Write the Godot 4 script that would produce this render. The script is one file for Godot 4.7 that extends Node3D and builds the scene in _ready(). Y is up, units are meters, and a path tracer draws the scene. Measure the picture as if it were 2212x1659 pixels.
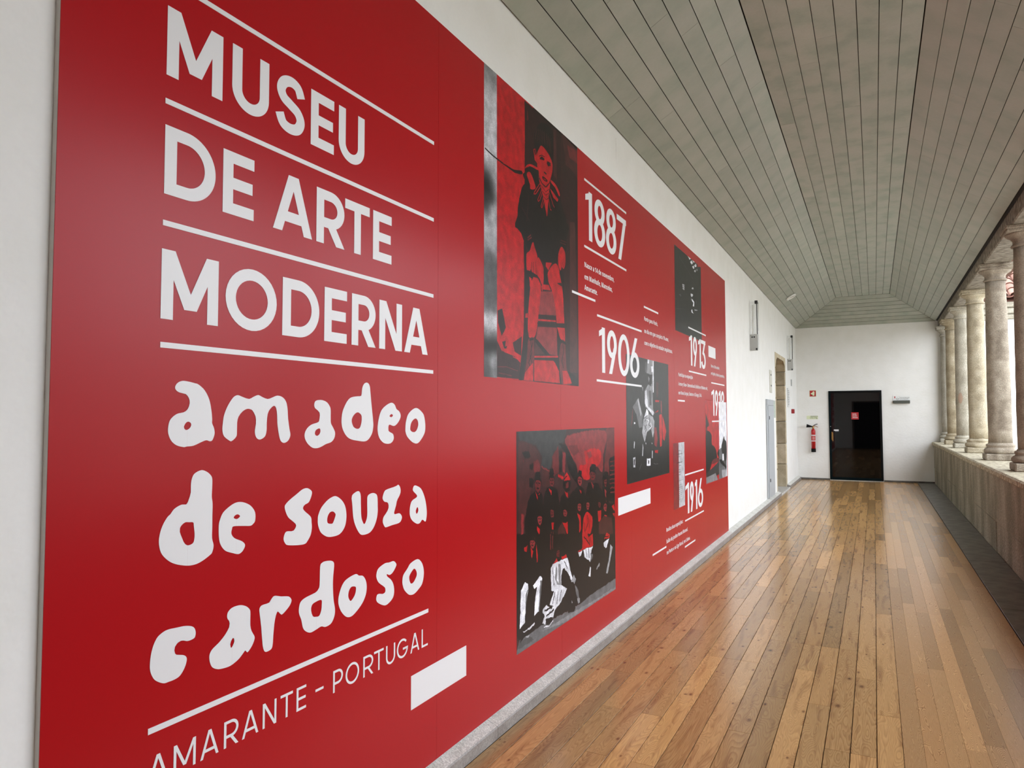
extends Node3D
# A cloister gallery used as a museum corridor. World: camera stands at x = 0, the corridor runs along -Z.

const WALL_X := -1.67        # face of the long white wall
const PANEL_X := -1.65       # face of the red panel
const PANEL_Z := -0.945      # near edge of the red panel
const END_Z := -18.45        # face of the far wall
const BACK_Z := 0.40         # face of the wall behind the camera
const WALL_TOP := 3.64
const FLAT_Y := 4.2
const PARAPET_X := 1.17
const PARAPET_Y := 0.93
const COLUMN_X := 1.46
const BEAM_Y := 3.49

var used := {}
var M := {}
var rng := RandomNumberGenerator.new()

const BRUSH := [
	["amadeo", [3195,15807,3259,15918,3411,15984,3627,15971,3807,15938,3918,15911,4095,15788,4223,15627,4310,15436,4369,15174,4394,14964,4397,14841,4464,14700,4484,14541,4418,14376,4334,14344,4209,14374,4045,14327,3805,14241,3588,14224,3491,14214,3278,14268,3115,14390,3023,14573,3013,14754,3074,14951,3259,15097,3469,15143,3594,15228,3654,15390,3627,15526,3526,15633,3341,15670,3235,15725], [3488,14756,3544,14857,3622,14893,3701,14855,3713,14787,3665,14712,3568,14666,3509,14697]],
	["amadeo", [4762,14838,4801,15070,4916,15321,5068,15532,5179,15625,5304,15650,5478,15596,5702,15551,5856,15614,6048,15676,6222,15614,6422,15565,6599,15613,6804,15677,7014,15643,7176,15508,7247,15292,7280,14955,7339,14657,7384,14438,7292,14272,7120,14205,6973,14282,6890,14508,6833,14801,6815,15073,6772,15287,6680,15363,6529,15265,6431,15111,6398,14843,6395,14614,6344,14443,6221,14361,6099,14342,5988,14414,5936,14584,5973,14827,5952,15034,5840,15202,5755,15248,5625,15256,5463,15181,5317,15025,5270,14852,5268,14615,5248,14452,5093,14329,5003,14341,4813,14471,4751,14642], []],
	["amadeo", [8446,15429,8494,15534,8628,15578,8854,15576,9070,15502,9213,15355,9246,15227,9249,14992,9268,14799,9380,14648,9478,14475,9433,14283,9278,14159,9030,14103,8818,14027,8608,13983,8387,14006,8166,14143,8034,14321,8023,14484,8129,14645,8330,14766,8625,14836,8689,14909,8716,15118,8633,15222,8483,15315], [8491,14453,8525,14567,8643,14627,8733,14622,8750,14521,8691,14428,8578,14389]],
	["amadeo", [10866,15806,10908,16057,11002,16209,11144,16268,11271,16231,11345,16119,11385,15866,11464,15359,11543,14896,11554,14641,11458,14365,11153,14140,10625,14172,10250,14249,10014,14398,9846,14642,9803,14904,9855,15209,10032,15497,10197,15655,10365,15721,10639,15755,10796,15763], [10343,14857,10375,14990,10509,15124,10681,15181,10857,15091,10894,14944,10861,14763,10776,14617,10603,14595,10430,14678]],
	["amadeo", [11815,14567,11878,14941,12026,15247,12293,15439,12645,15560,12865,15483,12976,15327,13173,15219,13257,15060,13176,14888,12974,14719,12793,14668,12515,14717,12478,14509,12577,14436,12777,14348,12811,14166,12661,14026,12425,13996,12154,14055,11905,14262], [12539,15047,12657,15126,12757,15071,12658,15006]],
	["amadeo", [13574,14540,13614,14837,13802,15160,14299,15378,14770,15177,14918,14932,14967,14570,14868,14288,14465,13962,14092,13992,13725,14215,13597,14391], [13901,14560,13956,14759,14106,14897,14281,14952,14414,14870,14460,14704,14372,14515,14241,14416,14067,14412,13936,14472]],
	["desouza", [3744,12982,3744,13180,3768,13341,3850,13479,4063,13559,4240,13507,4375,13405,4434,13289,4435,13028,4429,12806,4460,12599,4459,12247,4463,11968,4463,11654,4519,11442,4478,11264,4402,11194,4162,11081,3926,11024,3653,11042,3303,11151,3061,11304,2881,11516,2813,11784,2840,12019,2922,12231,3045,12406,3132,12473,3249,12599,3450,12682,3605,12674,3656,12731,3715,12877], [3421,12005,3463,12123,3585,12199,3710,12188,3837,12166,3860,12069,3891,11831,3870,11654,3808,11592,3682,11576,3577,11646,3480,11838]],
	["desouza", [4685,11957,4721,12120,4820,12305,5016,12443,5229,12534,5423,12548,5646,12489,5850,12369,5994,12174,5998,11936,5911,11839,5810,11807,5560,11838,5207,11874,5148,11808,5132,11667,5250,11526,5520,11398,5633,11273,5562,11130,5453,11061,5356,11058,5186,11116,4925,11226,4758,11422,4697,11637], [5201,12125,5260,12185,5357,12197,5431,12135,5347,12074,5262,12079]],
	["desouza", [7183,12207,7259,12313,7445,12431,7698,12556,7957,12684,8173,12700,8343,12613,8388,12525,8330,12364,8231,12231,8048,12169,7984,12070,8068,11966,8340,11756,8383,11571,8397,11379,8349,11172,8218,11003,8086,10917,7791,10925,7345,10994,7219,11077,7155,11212,7198,11364,7290,11430,7542,11406,7653,11483,7683,11583,7553,11704,7361,11843,7249,12006], []],
	["desouza", [8700,11771,8819,11974,9029,12146,9243,12258,9517,12310,9780,12191,9973,12007,10071,11806,10106,11548,10060,11275,9929,11091,9741,10980,9482,10951,9190,10975,8974,11068,8796,11215,8687,11459,8677,11653], [9127,11571,9179,11712,9286,11798,9432,11793,9544,11692,9509,11572,9438,11445,9365,11393,9165,11439]],
	["desouza", [10378,12155,10436,12278,10714,12368,10858,12250,10883,11869,10908,11474,10972,11283,11085,11150,11199,11280,11251,11484,11242,11909,11272,12144,11504,12222,11719,12180,11829,12062,11855,11708,11857,11492,11795,11230,11626,10957,11373,10794,10979,10778,10774,10906,10569,11206,10466,11503,10421,11868,10387,12077], []],
	["desouza", [12151,12016,12247,12198,12404,12274,12956,12342,13121,12390,13241,12289,13281,12129,13220,11979,13056,11798,12987,11609,12873,11301,13203,11283,13372,11141,13325,10991,13159,10909,12738,10887,12396,10859,12283,10894,12170,11073,12212,11258,12413,11425,12524,11605,12463,11772,12273,11825,12169,11918], []],
	["desouza", [14102,12125,14177,12250,14330,12251,14642,12121,14854,11878,15016,11534,15099,11136,15074,10870,14995,10730,14783,10832,14601,10723,14394,10721,14088,10878,13926,11072,13894,11307,13957,11560,14081,11691,14360,11779,14385,11865,14154,12033], [14313,11228,14363,11340,14440,11375,14493,11266,14452,11168,14365,11120]],
	["cardoso", [2782,9318,2868,9407,3027,9478,3190,9492,3356,9477,3542,9465,3696,9441,3854,9388,3944,9316,3982,9209,3975,9107,3923,9047,3740,9031,3584,9088,3466,9085,3375,9024,3338,8948,3346,8845,3406,8769,3593,8707,3689,8642,3720,8560,3694,8436,3620,8298,3504,8183,3354,8144,3189,8141,3026,8156,2807,8294,2702,8439,2643,8604,2634,8788,2657,8990,2707,9170], []],
	["cardoso", [5028,9383,5065,9484,5211,9567,5471,9572,5698,9491,5846,9359,5874,9223,5876,8899,5933,8706,6042,8530,6033,8419,5952,8279,5828,8161,5766,8147,5703,8214,5602,8139,5442,8028,5166,7939,4875,7951,4703,7994,4551,8090,4474,8228,4443,8389,4468,8502,4558,8598,4763,8708,4971,8868,5103,9035,5121,9141,5100,9217,5043,9293], [5154,8521,5171,8610,5229,8688,5273,8689,5300,8606,5262,8506,5191,8435]],
	["cardoso", [6214,9263,6268,9356,6376,9378,6596,9386,6706,9493,6818,9540,7081,9464,7383,9397,7504,9300,7523,9210,7423,9072,7157,8908,7057,8940,6957,9037,6878,8936,6818,8687,6782,8361,6764,8103,6703,7966,6482,7947,6385,8092,6340,8363,6295,8751,6243,9069], []],
	["cardoso", [8813,10047,8899,10162,9052,10187,9306,10160,9465,10086,9495,9947,9453,9581,9446,9262,9484,8827,9561,8489,9532,8256,9377,8056,9105,8008,8893,8076,8650,8036,8392,8010,8173,8111,8045,8258,7970,8516,7860,8769,7874,8991,7960,9122,8191,9196,8593,9248,8741,9333,8796,9477], [8410,8712,8433,8860,8561,8933,8880,8951,8909,8775,8885,8598,8793,8451,8643,8455,8494,8507]],
	["cardoso", [9726,8718,9764,8925,9903,9192,10128,9364,10615,9455,10812,9366,11033,9308,11192,9120,11249,8881,11199,8608,11001,8342,10654,8117,10399,8028,10146,8082,9916,8283,9770,8520], [10240,8792,10280,8948,10406,9054,10621,9014,10653,8896,10582,8717,10391,8572,10284,8659]],
	["cardoso", [11811,9226,11927,9408,12309,9522,12579,9508,12853,9510,13021,9383,13007,9280,12807,9092,12608,9035,12445,9097,12461,9010,12710,8827,12862,8601,12900,8322,12817,8131,12594,8003,12326,7962,11965,8119,11813,8270,11844,8437,11961,8469,12200,8416,12345,8458,12343,8591,12245,8685,11956,8877,11822,9065], []],
	["cardoso", [13435,8695,13501,8865,13764,9061,13978,9224,14444,9303,14726,9135,14870,8885,14901,8590,14789,8261,14537,8092,14261,7979,14043,7971,13827,8043,13560,8271,13442,8510], [13886,8635,13928,8782,14198,8964,14364,8853,14404,8688,14311,8549,14148,8426,13984,8437]],
]

const PICS := {
	"boy": [
		["5",0,0,330,0,330,1000,0,1000],
		["7",0,60,330,30,330,330,0,300],
		["6",0,300,330,340,330,560,0,580],
		["2",0,330,60,350,100,420,30,470,0,500],
		["3",0,620,50,600,330,680,330,760,60,820,0,760],
		["7",20,800,330,760,330,860,0,850],
		["1",0,870,330,840,330,1000,0,1000],
		["6",20,940,90,930,330,960,40,980],
		["blur",80],
		["r",108,0,460,0,460,1000,108,1000],
		["D",369,4,1016,11,1010,346,357,469,369,273,369,219,372,91],
		["D",357,443,1010,315,996,1001,314,999,354,868,361,620],
		["b",794,3,1016,12,1014,137,924,117,844,116],
		["d",858,30,1016,16,1015,72,897,73],
		["b",688,14,724,7,728,205,691,194],
		["-b4",790,8,788,331],
		["d",396,26,411,61,391,71],
		["b",893,338,961,325,990,945,882,950],
		["m",524,667,709,644,720,736,512,753],
		["m",501,799,719,783,724,891,588,892,479,848],
		["b",479,848,588,892,462,903],
		["-k5",8,274,41,278,84,282,163,284],
		["k",158,286,186,282,260,280,334,266,343,276,279,288,241,288],
		["k",470,100,508,55,553,30,622,17,684,31,687,77,680,142,621,123,552,114,518,139,496,173,474,147],
		["-b4",497,69,480,112],
		["-b4",514,65,502,113],
		["-b4",536,60,530,109],
		["-b4",558,57,558,109],
		["-b4",581,54,586,105],
		["-b4",604,57,615,107],
		["-b4",627,59,639,110],
		["-b4",647,65,656,117],
		["-d2",491,79,483,111],
		["-d2",521,66,516,105],
		["-d2",550,61,552,103],
		["-d2",575,58,582,98],
		["-d2",608,60,621,99],
		["-d2",636,64,649,107],
		["-k3",508,74,530,105],
		["-k3",553,69,581,103],
		["-k3",598,67,621,107],
		["r",498,167,518,139,552,117,621,126,662,143,676,163,664,201,622,250,584,262,539,250,506,221],
		["r",459,155,480,147,496,167,502,197,474,192],
		["k",466,157,477,152,487,166,480,173],
		["r",504,229,539,254,596,265,645,237,631,279,621,327,608,373,584,335,550,286,517,261],
		["k",527,170,552,157,583,159,576,167,551,170,535,174],
		["k",606,167,634,156,658,165,626,177,614,173],
		["-k3",520,165,552,153,586,151],
		["-k3",609,161,656,158],
		["k",571,209,587,208,606,209,602,215,585,215],
		["k",554,232,585,229,617,232,614,240,579,243,557,239],
		["r",564,236,591,234,605,236,585,239],
		["-k4",523,247,550,259,596,262,633,241],
		["-k2",539,269,596,281,633,263],
		["-k2",556,288,596,294,628,279],
		["-k2",567,305,601,310,623,300],
		["k",369,244,395,231,507,217,519,253,550,286,584,335,607,374,623,327,645,244,667,220,728,225,764,257,789,291,826,383,312,479,298,431,303,395,338,327,374,297,350,276,369,262],
		["r",367,250,395,229,442,216,509,213,504,221,431,226,400,236],
		["r",389,264,427,249,480,285,469,301,428,309,424,298,418,290],
		["r",655,221,715,226,759,246,764,261,747,260,709,241,655,231],
		["r",643,256,672,261,745,277,736,289,684,284],
		["-r4",526,267,468,312,464,319,484,314,534,276],
		["-r4",554,279,505,331,511,336,527,328,559,289],
		["-r4",575,299,541,348,552,351,584,312],
		["-r4",633,274,684,314,696,319],
		["-r4",628,302,647,337,659,338],
		["-b3",409,336,388,435],
		["-b3",338,395,409,423,429,441],
		["-d3",659,381,719,391],
		["-d3",665,388,713,396],
		["k",313,452,833,350,854,407,838,464,786,455,749,471,732,527,593,551,547,548,503,541,471,513,452,496,418,534,367,514,337,491],
		["d",393,490,429,473,434,476,398,494],
		["d",393,499,437,481,439,485,400,502],
		["-d3",768,444,838,440],
		["-d3",774,433,845,429],
		["r",450,497,471,513,498,541,503,581,497,608,459,618,428,600,412,627,387,606,384,553,418,534],
		["-k3",439,573,433,610],
		["-k3",460,569,457,610],
		["-k3",481,564,486,606],
		["r",780,458,825,472,832,512,811,541,785,539,766,554,741,534,742,494],
		["-k3",773,521,779,544],
		["-k3",798,517,800,537],
		["r",503,544,561,569,571,597,552,664,527,622,486,617,438,631,422,664,391,652,389,609,497,612],
		["k",389,609,428,607,497,612,502,620,438,631,412,629,417,655,391,652,366,620],
		["r",438,632,486,619,535,640,529,692,512,746,492,807,463,840,415,846,397,829,401,758,417,684],
		["-k5",438,636,454,621,502,618,546,642],
		["r",593,549,663,540,621,575,592,564],
		["r",684,542,738,542,784,607,799,645,810,735,819,830,756,823,722,783,702,707,661,646,621,617,617,583],
		["k",567,572,609,582,624,628,569,631],
		["r",563,636,624,630,649,648,560,655],
		["k",724,609,778,602,784,615,740,612],
		["k",753,563,785,551,813,563,810,715,796,637,778,600],
		["k",507,753,702,742,708,750,506,769],
		["r",506,770,708,756,707,762,506,777],
		["k",495,784,846,755,845,774,501,794],
		["r",462,907,742,890,742,897,462,914],
		["k",462,914,742,898,742,906,462,921],
		["k",357,514,379,510,384,610,419,662,394,758,375,782,400,829,405,857,374,919,334,999,306,997,339,887,360,780,361,620],
		["r",373,764,396,760,398,776,370,779],
		["k",468,841,500,848,646,896,588,899,479,859],
		["r",462,922,675,913,766,943,759,996,461,997],
		["k",681,910,754,906,754,956],
		["d",413,848,455,844,463,896,452,996,364,997,386,919,395,865],
		["k",415,847,452,843,455,851,410,857],
		["-k5",426,856,436,898,405,935,435,962],
		["-k4",447,861,415,906,436,934],
		["r",404,953,448,933,448,998,354,998,366,972],
		["d",762,834,821,831,833,912,855,951,898,993,778,998,748,917],
		["k",722,783,762,822,821,830,826,841,768,841,742,909,772,994,753,994,736,906,725,841],
		["-k5",793,839,799,875,779,907,798,934],
		["r",785,946,845,944,914,991,797,999],
		["k",858,943,997,970,996,1001,907,993],
		["k",113,781,153,770,186,830,170,845,148,860,117,820],
		["D",109,880,148,910,267,921,319,940,306,996,108,997],
		["r",130,875,161,866,179,851,197,849,243,876,225,908,179,914,152,899],
		["k",152,880,184,874,179,894,197,890,188,900,170,900],
		["D",248,876,335,848,329,915,267,905],
		["-r4",252,923,315,931],
		["-d3",113,964,192,960,295,969],
		["-d3",121,983,238,988],
	],
	"group": [
		["B",0,0,1000,0,1000,1000,0,1000],
		["m",442,33,876,17,846,168,835,262,763,222,684,223,561,276,538,203,463,119],
		["d",449,84,540,88,563,125,508,145,463,111],
		["r",619,128,669,119,729,116,818,136,808,200,763,222,685,207,683,285,617,282,569,237,570,201,634,199,627,153],
		["m",652,135,694,129,711,155,668,173],
		["m",684,223,728,210,692,257],
		["d",886,8,1000,4,1002,174,921,191,930,280,863,265,895,70],
		["b",24,46,150,79,192,152,186,201,132,216,102,308,73,392,23,495,18,185],
		["d",132,147,168,136,192,173,180,200,138,196],
		["m",34,372,56,389,50,474,34,471],
		["d",43,127,60,135,52,141],
		["k",43,97,91,93,109,125,68,129],
		["k",100,159,132,154,126,188,103,179],
		["k",97,219,137,231,125,270,99,260],
		["2",8,-1,435,-1,391,88,349,105,291,160,281,192,195,180,205,125,150,69,24,40],
		["d",295,131,353,79,355,217,297,240],
		["k",360,105,391,115,383,219,362,217],
		["m",392,115,423,124,415,230,391,220],
		["r",348,222,400,247,397,262,348,238],
		["k",353,68,434,91,500,168,550,243,553,315,522,284,455,222,419,124],
		["b",205,181,268,205,268,281,201,273],
		["-m4",202,177,267,202],
		["blur",8],
		["k",926,191,1002,174,996,466,922,447],
		["-d5",936,210,1001,208],
		["-d5",935,236,1000,236],
		["-d5",935,263,1000,263],
		["-d5",934,289,999,291],
		["-d5",934,316,999,318],
		["-d5",933,342,998,345],
		["-d5",938,369,998,373],
		["-d5",937,396,997,400],
		["k",149,287,204,315,209,415,190,535,89,514,62,450,73,375,96,314],
		["d",143,231,162,216,189,226,189,271,173,299,149,280],
		["k",140,231,151,199,183,199,193,224,163,221,146,249],
		["-k4",161,251,186,251],
		["r",146,287,168,317,164,336,154,308],
		["r",174,308,188,301,182,311],
		["k",268,281,320,294,349,327,357,421,318,562,215,486,216,345,235,298],
		["d",271,223,308,223,309,271,294,287,274,274],
		["k",264,217,275,193,304,195,312,222,275,222],
		["r",264,287,289,305,284,327,272,308],
		["k",393,269,433,264,477,279,461,327,421,327,393,296],
		["r",405,259,415,238,433,224,456,249,471,269,411,267],
		["-k4",405,259,436,245],
		["d",419,280,451,278,449,304,423,309],
		["r",413,324,441,336,445,363,423,346],
		["k",403,334,421,344,442,366,506,332,513,427,459,495,353,476,368,360],
		["m",549,259,585,247,590,299,568,313,551,287],
		["k",546,249,560,226,589,233,591,253,561,252],
		["-k3",553,271,589,273],
		["k",521,323,553,311,584,318,618,347,624,404,520,447,506,348],
		["r",564,332,585,343,581,359,570,348],
		["k",658,307,779,321,842,392,840,478,615,443,632,365],
		["d",688,240,749,239,737,295,711,298],
		["k",678,227,709,202,756,213,757,240,693,245],
		["-k3",692,257,744,259],
		["r",696,299,710,315,707,325],
		["m",709,312,728,327,722,348,710,333],
		["k",839,276,872,261,910,269,923,359,915,534,831,477],
		["d",862,300,889,298,883,354,866,348],
		["m",861,364,887,381,879,423,865,395],
		["K",73,358,991,466,989,705,61,508],
		["m",165,407,182,397,200,404,202,441,187,457,169,437],
		["k",160,406,167,393,200,397,202,408,175,412,168,432],
		["r",160,455,185,477,175,500,160,475],
		["d",277,383,306,387,304,441,283,431],
		["r",283,463,306,462,304,503,292,497],
		["-d5",282,510,280,554],
		["-d5",299,513,300,558],
		["m",402,419,429,406,428,459,408,456],
		["k",399,420,410,399,438,408,435,416,413,422],
		["r",384,474,409,486,439,484,438,564,419,525],
		["b",346,511,381,477,416,525,429,584,345,562],
		["d",545,396,579,393,568,451,547,440],
		["r",539,454,574,477,583,549,557,568,560,507],
		["m",642,402,665,402,669,459,648,457],
		["r",614,487,652,469,706,507,707,556,679,604,662,635,600,622,596,540],
		["-k4",655,490,659,531,630,566],
		["-k4",614,523,625,589,662,613],
		["-k3",680,514,671,574],
		["d",780,422,811,426,806,468,786,465],
		["r",775,482,819,483,812,550,780,544],
		["m",850,441,886,437,884,502,859,498],
		["r",854,519,889,523,879,550],
		["b",784,554,849,522,954,553,981,701,783,659],
		["r",951,484,988,474,995,518],
		["r",965,529,995,530,994,560],
		["r",847,651,885,628,923,649,923,675,875,652],
		["K",-2,461,1000,661,998,938,556,950,262,937,23,959,-1,907],
		["4",-7,1001,21,945,197,937,556,954,683,940,998,933,1003,999],
		["5",197,965,344,970,556,974,726,983,999,984,1001,999,401,997],
		["3",21,948,98,954,134,981,7,980],
		["m",101,506,144,505,140,546,120,553,104,527],
		["k",101,509,110,497,146,503,140,512,115,516],
		["r",106,542,129,568,116,599],
		["r",155,542,166,594,164,624,157,624,152,566],
		["r",56,536,84,529,78,562,59,554],
		["d",333,607,356,601,357,651,334,642],
		["r",298,668,333,652,348,674],
		["r",376,653,421,653,432,671,379,668],
		["-d5",277,524,275,594],
		["-d5",296,528,295,595],
		["8",298,668,333,670,375,670,439,672,451,709,471,761,488,790,471,803,441,761,404,716,376,744,374,797,429,829,395,864,359,884,331,897,263,862,304,810,281,796,277,688],
		["5",326,681,339,711,332,762,360,793,332,781,315,742],
		["5",347,683,368,688,371,796,349,786],
		["k",397,718,449,763,467,808,510,832,533,906,478,905,429,830,378,798,378,744],
		["-k4",311,816,293,867],
		["-k4",346,819,331,875],
		["-k4",374,824,359,869],
		["-k3",405,682,434,728],
		["-k3",294,688,304,777],
		["6",471,807,502,776,522,807,502,829,490,814],
		["4",510,832,545,870,560,943,533,906,517,870],
		["r",594,571,644,581,663,610,714,601,715,672,593,665],
		["-k4",610,599,644,627,678,660],
		["-k3",687,615,669,650],
		["r",542,663,593,658,594,667,547,669],
		["8",547,670,592,668,576,696,559,696],
		["8",601,666,715,675,695,693,678,751,617,715],
		["-k4",630,672,642,715],
		["-k4",660,675,668,729],
		["8",843,679,919,672,877,719,850,707],
		["r",848,662,885,629,925,650,919,670],
		["-k4",863,651,912,657],
		["6",932,709,964,732,951,761,894,876,872,868,920,772],
		["8",676,778,687,789,682,835,656,828,667,813],
		["5",747,813,789,785,792,803,758,818],
		["4",686,704,712,719,703,742,681,758],
		["9",33,720,60,696,87,708,85,749,68,812,59,878,22,894,28,800],
		["4",70,744,85,735,70,813,61,875],
		["9",126,731,181,698,203,714,190,780,176,865,134,873,146,778,160,743,136,746],
		["4",185,721,201,726,178,862,172,860],
		["k",135,869,175,863,188,905,178,937,147,908],
		["8",209,862,240,856,263,875,303,883,359,880,306,908,297,939,229,931,228,942,202,929,223,902,202,878],
		["-k5",223,877,263,879,289,884],
		["-k5",236,907,276,902,303,896],
		["k",229,919,297,931,292,959,236,954],
		["k",32,892,69,885,141,903,135,936,63,937,26,957],
		["8",45,911,81,916,135,903,140,911,99,923,52,918],
		["8",213,949,222,959,262,967,297,953,296,947,262,961,223,953],
		["6",66,942,98,945,89,956,72,951],
		["k",432,915,478,905,516,957,500,972,439,960],
		["6",474,906,487,920,477,923],
		["5",532,914,561,915,560,943,544,948],
		["m",204,429,201,443,194,453,184,455,175,449,168,437,165,423,168,409,175,399,185,397,195,403,201,415],
		["k",162,425,165,408,173,396,185,393,196,400,204,414,207,433,198,418,172,412],
		["-k3",171,423,180,425],
		["-k3",188,426,198,428],
		["-k3",177,440,192,443],
		["-k2",185,427,186,435],
		["d",308,413,305,427,299,436,291,438,282,433,276,422,274,407,276,394,282,384,291,382,300,387,305,398],
		["k",271,410,273,393,281,381,291,378,301,384,308,398,310,416,303,402,280,397],
		["-k3",278,407,287,409],
		["-k3",294,410,303,411],
		["-k3",283,424,297,426],
		["-k2",291,411,292,419],
		["m",434,433,431,447,424,455,415,457,406,452,399,441,397,427,399,414,406,405,415,403,425,408,431,419],
		["k",394,429,396,413,404,402,415,399,426,405,434,419,436,436,428,423,404,418],
		["-k3",401,427,411,429],
		["-k3",419,430,428,432],
		["-k3",407,444,422,446],
		["-k2",415,432,416,438],
		["m",581,424,578,438,572,447,562,450,553,444,546,433,544,418,546,404,553,394,563,391,572,396,578,408],
		["k",540,420,543,402,551,390,563,387,574,393,581,408,584,427,575,412,551,407],
		["-k3",549,418,558,419],
		["-k3",566,420,575,422],
		["-k3",554,435,569,438],
		["-k2",562,422,564,430],
		["m",673,431,670,445,664,455,656,457,648,452,641,441,640,426,641,412,648,403,657,400,665,405,671,417],
		["k",637,429,639,411,646,399,657,396,667,402,673,416,675,435,668,420,646,416],
		["-k3",645,426,653,428],
		["-k3",660,429,668,430],
		["-k3",649,443,663,445],
		["-k2",656,430,658,438],
		["d",814,448,811,460,805,467,796,469,787,465,780,455,778,443,780,431,787,424,796,422,805,426,812,436],
		["k",775,445,777,431,785,421,796,418,807,424,814,436,816,451,809,439,785,434],
		["-k3",783,443,792,444],
		["-k3",800,445,809,447],
		["-k3",789,457,803,459],
		["-k2",796,446,798,453],
		["m",889,473,886,488,879,499,868,501,858,495,850,482,848,466,850,451,859,440,869,437,879,443,887,456],
		["k",844,469,847,449,856,436,869,432,881,440,890,456,892,476,883,460,856,454],
		["-k3",854,466,864,468],
		["-k3",872,469,883,471],
		["-k3",860,485,876,488],
		["-k2",869,471,870,479],
		["d",193,258,189,276,181,289,168,292,156,286,147,271,144,252,148,234,157,221,169,217,181,223,189,238],
		["k",141,255,143,233,154,216,169,211,183,219,194,238,196,261,186,243,154,238],
		["-k3",152,252,164,253],
		["-k3",173,254,186,256],
		["-k3",159,274,178,276],
		["-k2",169,257,171,266],
		["d",311,255,308,270,300,281,289,284,278,279,270,266,268,250,271,234,278,223,290,220,300,225,308,238],
		["k",265,252,267,233,277,219,290,215,302,222,311,238,314,258,305,243,276,238],
		["-k3",274,250,285,251],
		["-k3",293,252,305,253],
		["-k3",280,269,298,271],
		["-k2",289,254,291,262],
		["m",592,279,588,296,580,307,568,310,557,304,548,291,546,274,549,258,557,247,569,243,580,249,589,262],
		["k",542,277,545,257,555,242,569,238,583,245,592,262,595,283,585,267,555,262],
		["-k3",552,274,564,276],
		["-k3",573,276,585,278],
		["-k3",559,294,577,296],
		["-k2",569,278,570,287],
		["d",749,269,744,285,732,295,716,298,700,292,688,279,684,262,688,247,700,236,717,233,733,239,744,252],
		["k",679,265,682,245,697,232,717,228,736,235,751,252,754,272,739,256,697,250],
		["-k3",693,262,709,264],
		["-k3",722,265,739,267],
		["-k3",702,282,729,284],
		["-k2",716,267,719,275],
		["d",892,325,889,339,883,348,874,351,866,346,860,335,858,321,860,307,867,297,875,294,884,298,889,310],
		["k",855,323,857,306,865,293,875,290,885,295,892,309,894,327,887,313,865,310],
		["-k3",863,320,871,321],
		["-k3",878,322,886,323],
		["-k3",867,337,881,339],
		["-k2",875,324,876,331],
		["m",143,531,140,543,132,550,122,551,112,546,104,535,102,522,104,510,112,502,122,501,133,506,140,517],
		["k",99,524,101,508,110,499,122,497,134,504,143,517,145,534,136,520,109,513],
		["-k3",108,522,118,524],
		["-k3",126,526,136,528],
		["-k3",114,538,130,542],
		["-k2",122,527,124,534],
		["d",359,627,357,638,352,645,345,647,338,642,332,632,331,620,332,609,338,601,345,600,352,604,357,614],
		["k",329,622,330,608,336,598,345,596,354,602,359,614,361,629,355,617,337,612],
		["-k3",335,620,342,622],
		["-k3",348,623,355,625],
		["-k3",339,635,351,638],
		["-k2",345,624,346,631],
	],
	"stage": [
		["1",0,0,1000,0,1000,1000,0,1000],
		["5",464,-2,615,-5,612,112,582,274,553,261,532,124,433,117],
		["9",474,-2,509,-4,496,37,463,33],
		["9",540,54,600,42,598,91,558,105],
		["8",587,1,615,0,607,273,586,274],
		["3",407,31,454,20,442,116,405,112],
		["k",460,135,571,121,561,205,477,204],
		["5",479,141,508,160,491,195,478,169],
		["5",391,268,477,210,584,232,582,413,621,455,576,476,471,423,402,402],
		["3",485,264,543,262,549,386,501,387],
		["8",396,274,432,259,449,320,477,401,601,442,586,472,461,423,393,375],
		["9",433,418,470,442,479,462,366,493],
		["6",357,503,479,462,580,483,615,525,601,622,570,663,533,586,465,605,437,611,379,696,323,615],
		["-k4",384,523,440,496,458,537,401,563,382,590],
		["-k4",478,489,516,517,477,551,534,572],
		["-k4",555,510,574,552,533,593],
		["-k4",364,549,419,590,381,623],
		["-94",421,503,478,517,439,550],
		["-94",515,537,554,565,475,591],
		["4",124,406,245,333,283,384,343,469,328,569,260,575,207,470,157,431],
		["6",227,346,254,336,316,456,294,483],
		["d",90,568,114,451,135,412,121,514],
		["r",736,468,808,459,825,591,799,742,751,751,740,590],
		["r",829,475,888,549,924,619,872,702,829,686],
		["m",613,573,663,581,692,667,668,750,608,726],
		["r",641,339,748,338,735,354,644,356],
		["r",627,448,720,424,709,443],
		["m",782,338,808,345,808,454,787,447],
		["b",666,179,728,182,714,312,672,313],
		["r",617,775,705,775,691,801,622,794],
		["9",425,832,512,836,510,897,421,891],
		["k",454,849,481,850,478,876,456,876],
		["7",127,803,174,802,169,887,129,879],
		["k",138,820,160,821,159,866,139,864],
		["9",151,526,181,531,174,542,151,540],
		["7",147,680,167,682,156,735,142,731],
		["6",333,701,350,735,335,807,318,799],
		["6",547,768,571,776,561,841,541,833],
		["7",393,697,419,701,408,717],
		["7",540,703,563,707,549,720],
		["-53",256,912,301,863],
		["-53",583,881,633,893,694,894],
		["6",333,234,359,236,347,276],
		["-43",326,284,334,323,323,403],
	],
	"studio": [
		["1",0,0,1000,0,1000,1000,0,1000],
		["9",464,-3,532,-9,597,-1,541,29],
		["9",647,-6,757,-7,706,23,668,15],
		["9",564,48,618,19,670,35,624,70],
		["9",639,88,700,61,730,84,687,107],
		["9",718,52,793,12,821,37,767,64],
		["7",715,124,766,95,793,111,753,133],
		["5",801,83,848,60,859,83,823,99],
		["r",863,-18,1006,-5,861,34],
		["2",161,88,199,97,704,235,670,251,150,104],
		["-22",28,627,238,610,462,588],
		["-22",6,749,609,642],
		["-33",15,747,254,704],
		["-22",490,400,498,461],
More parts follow.
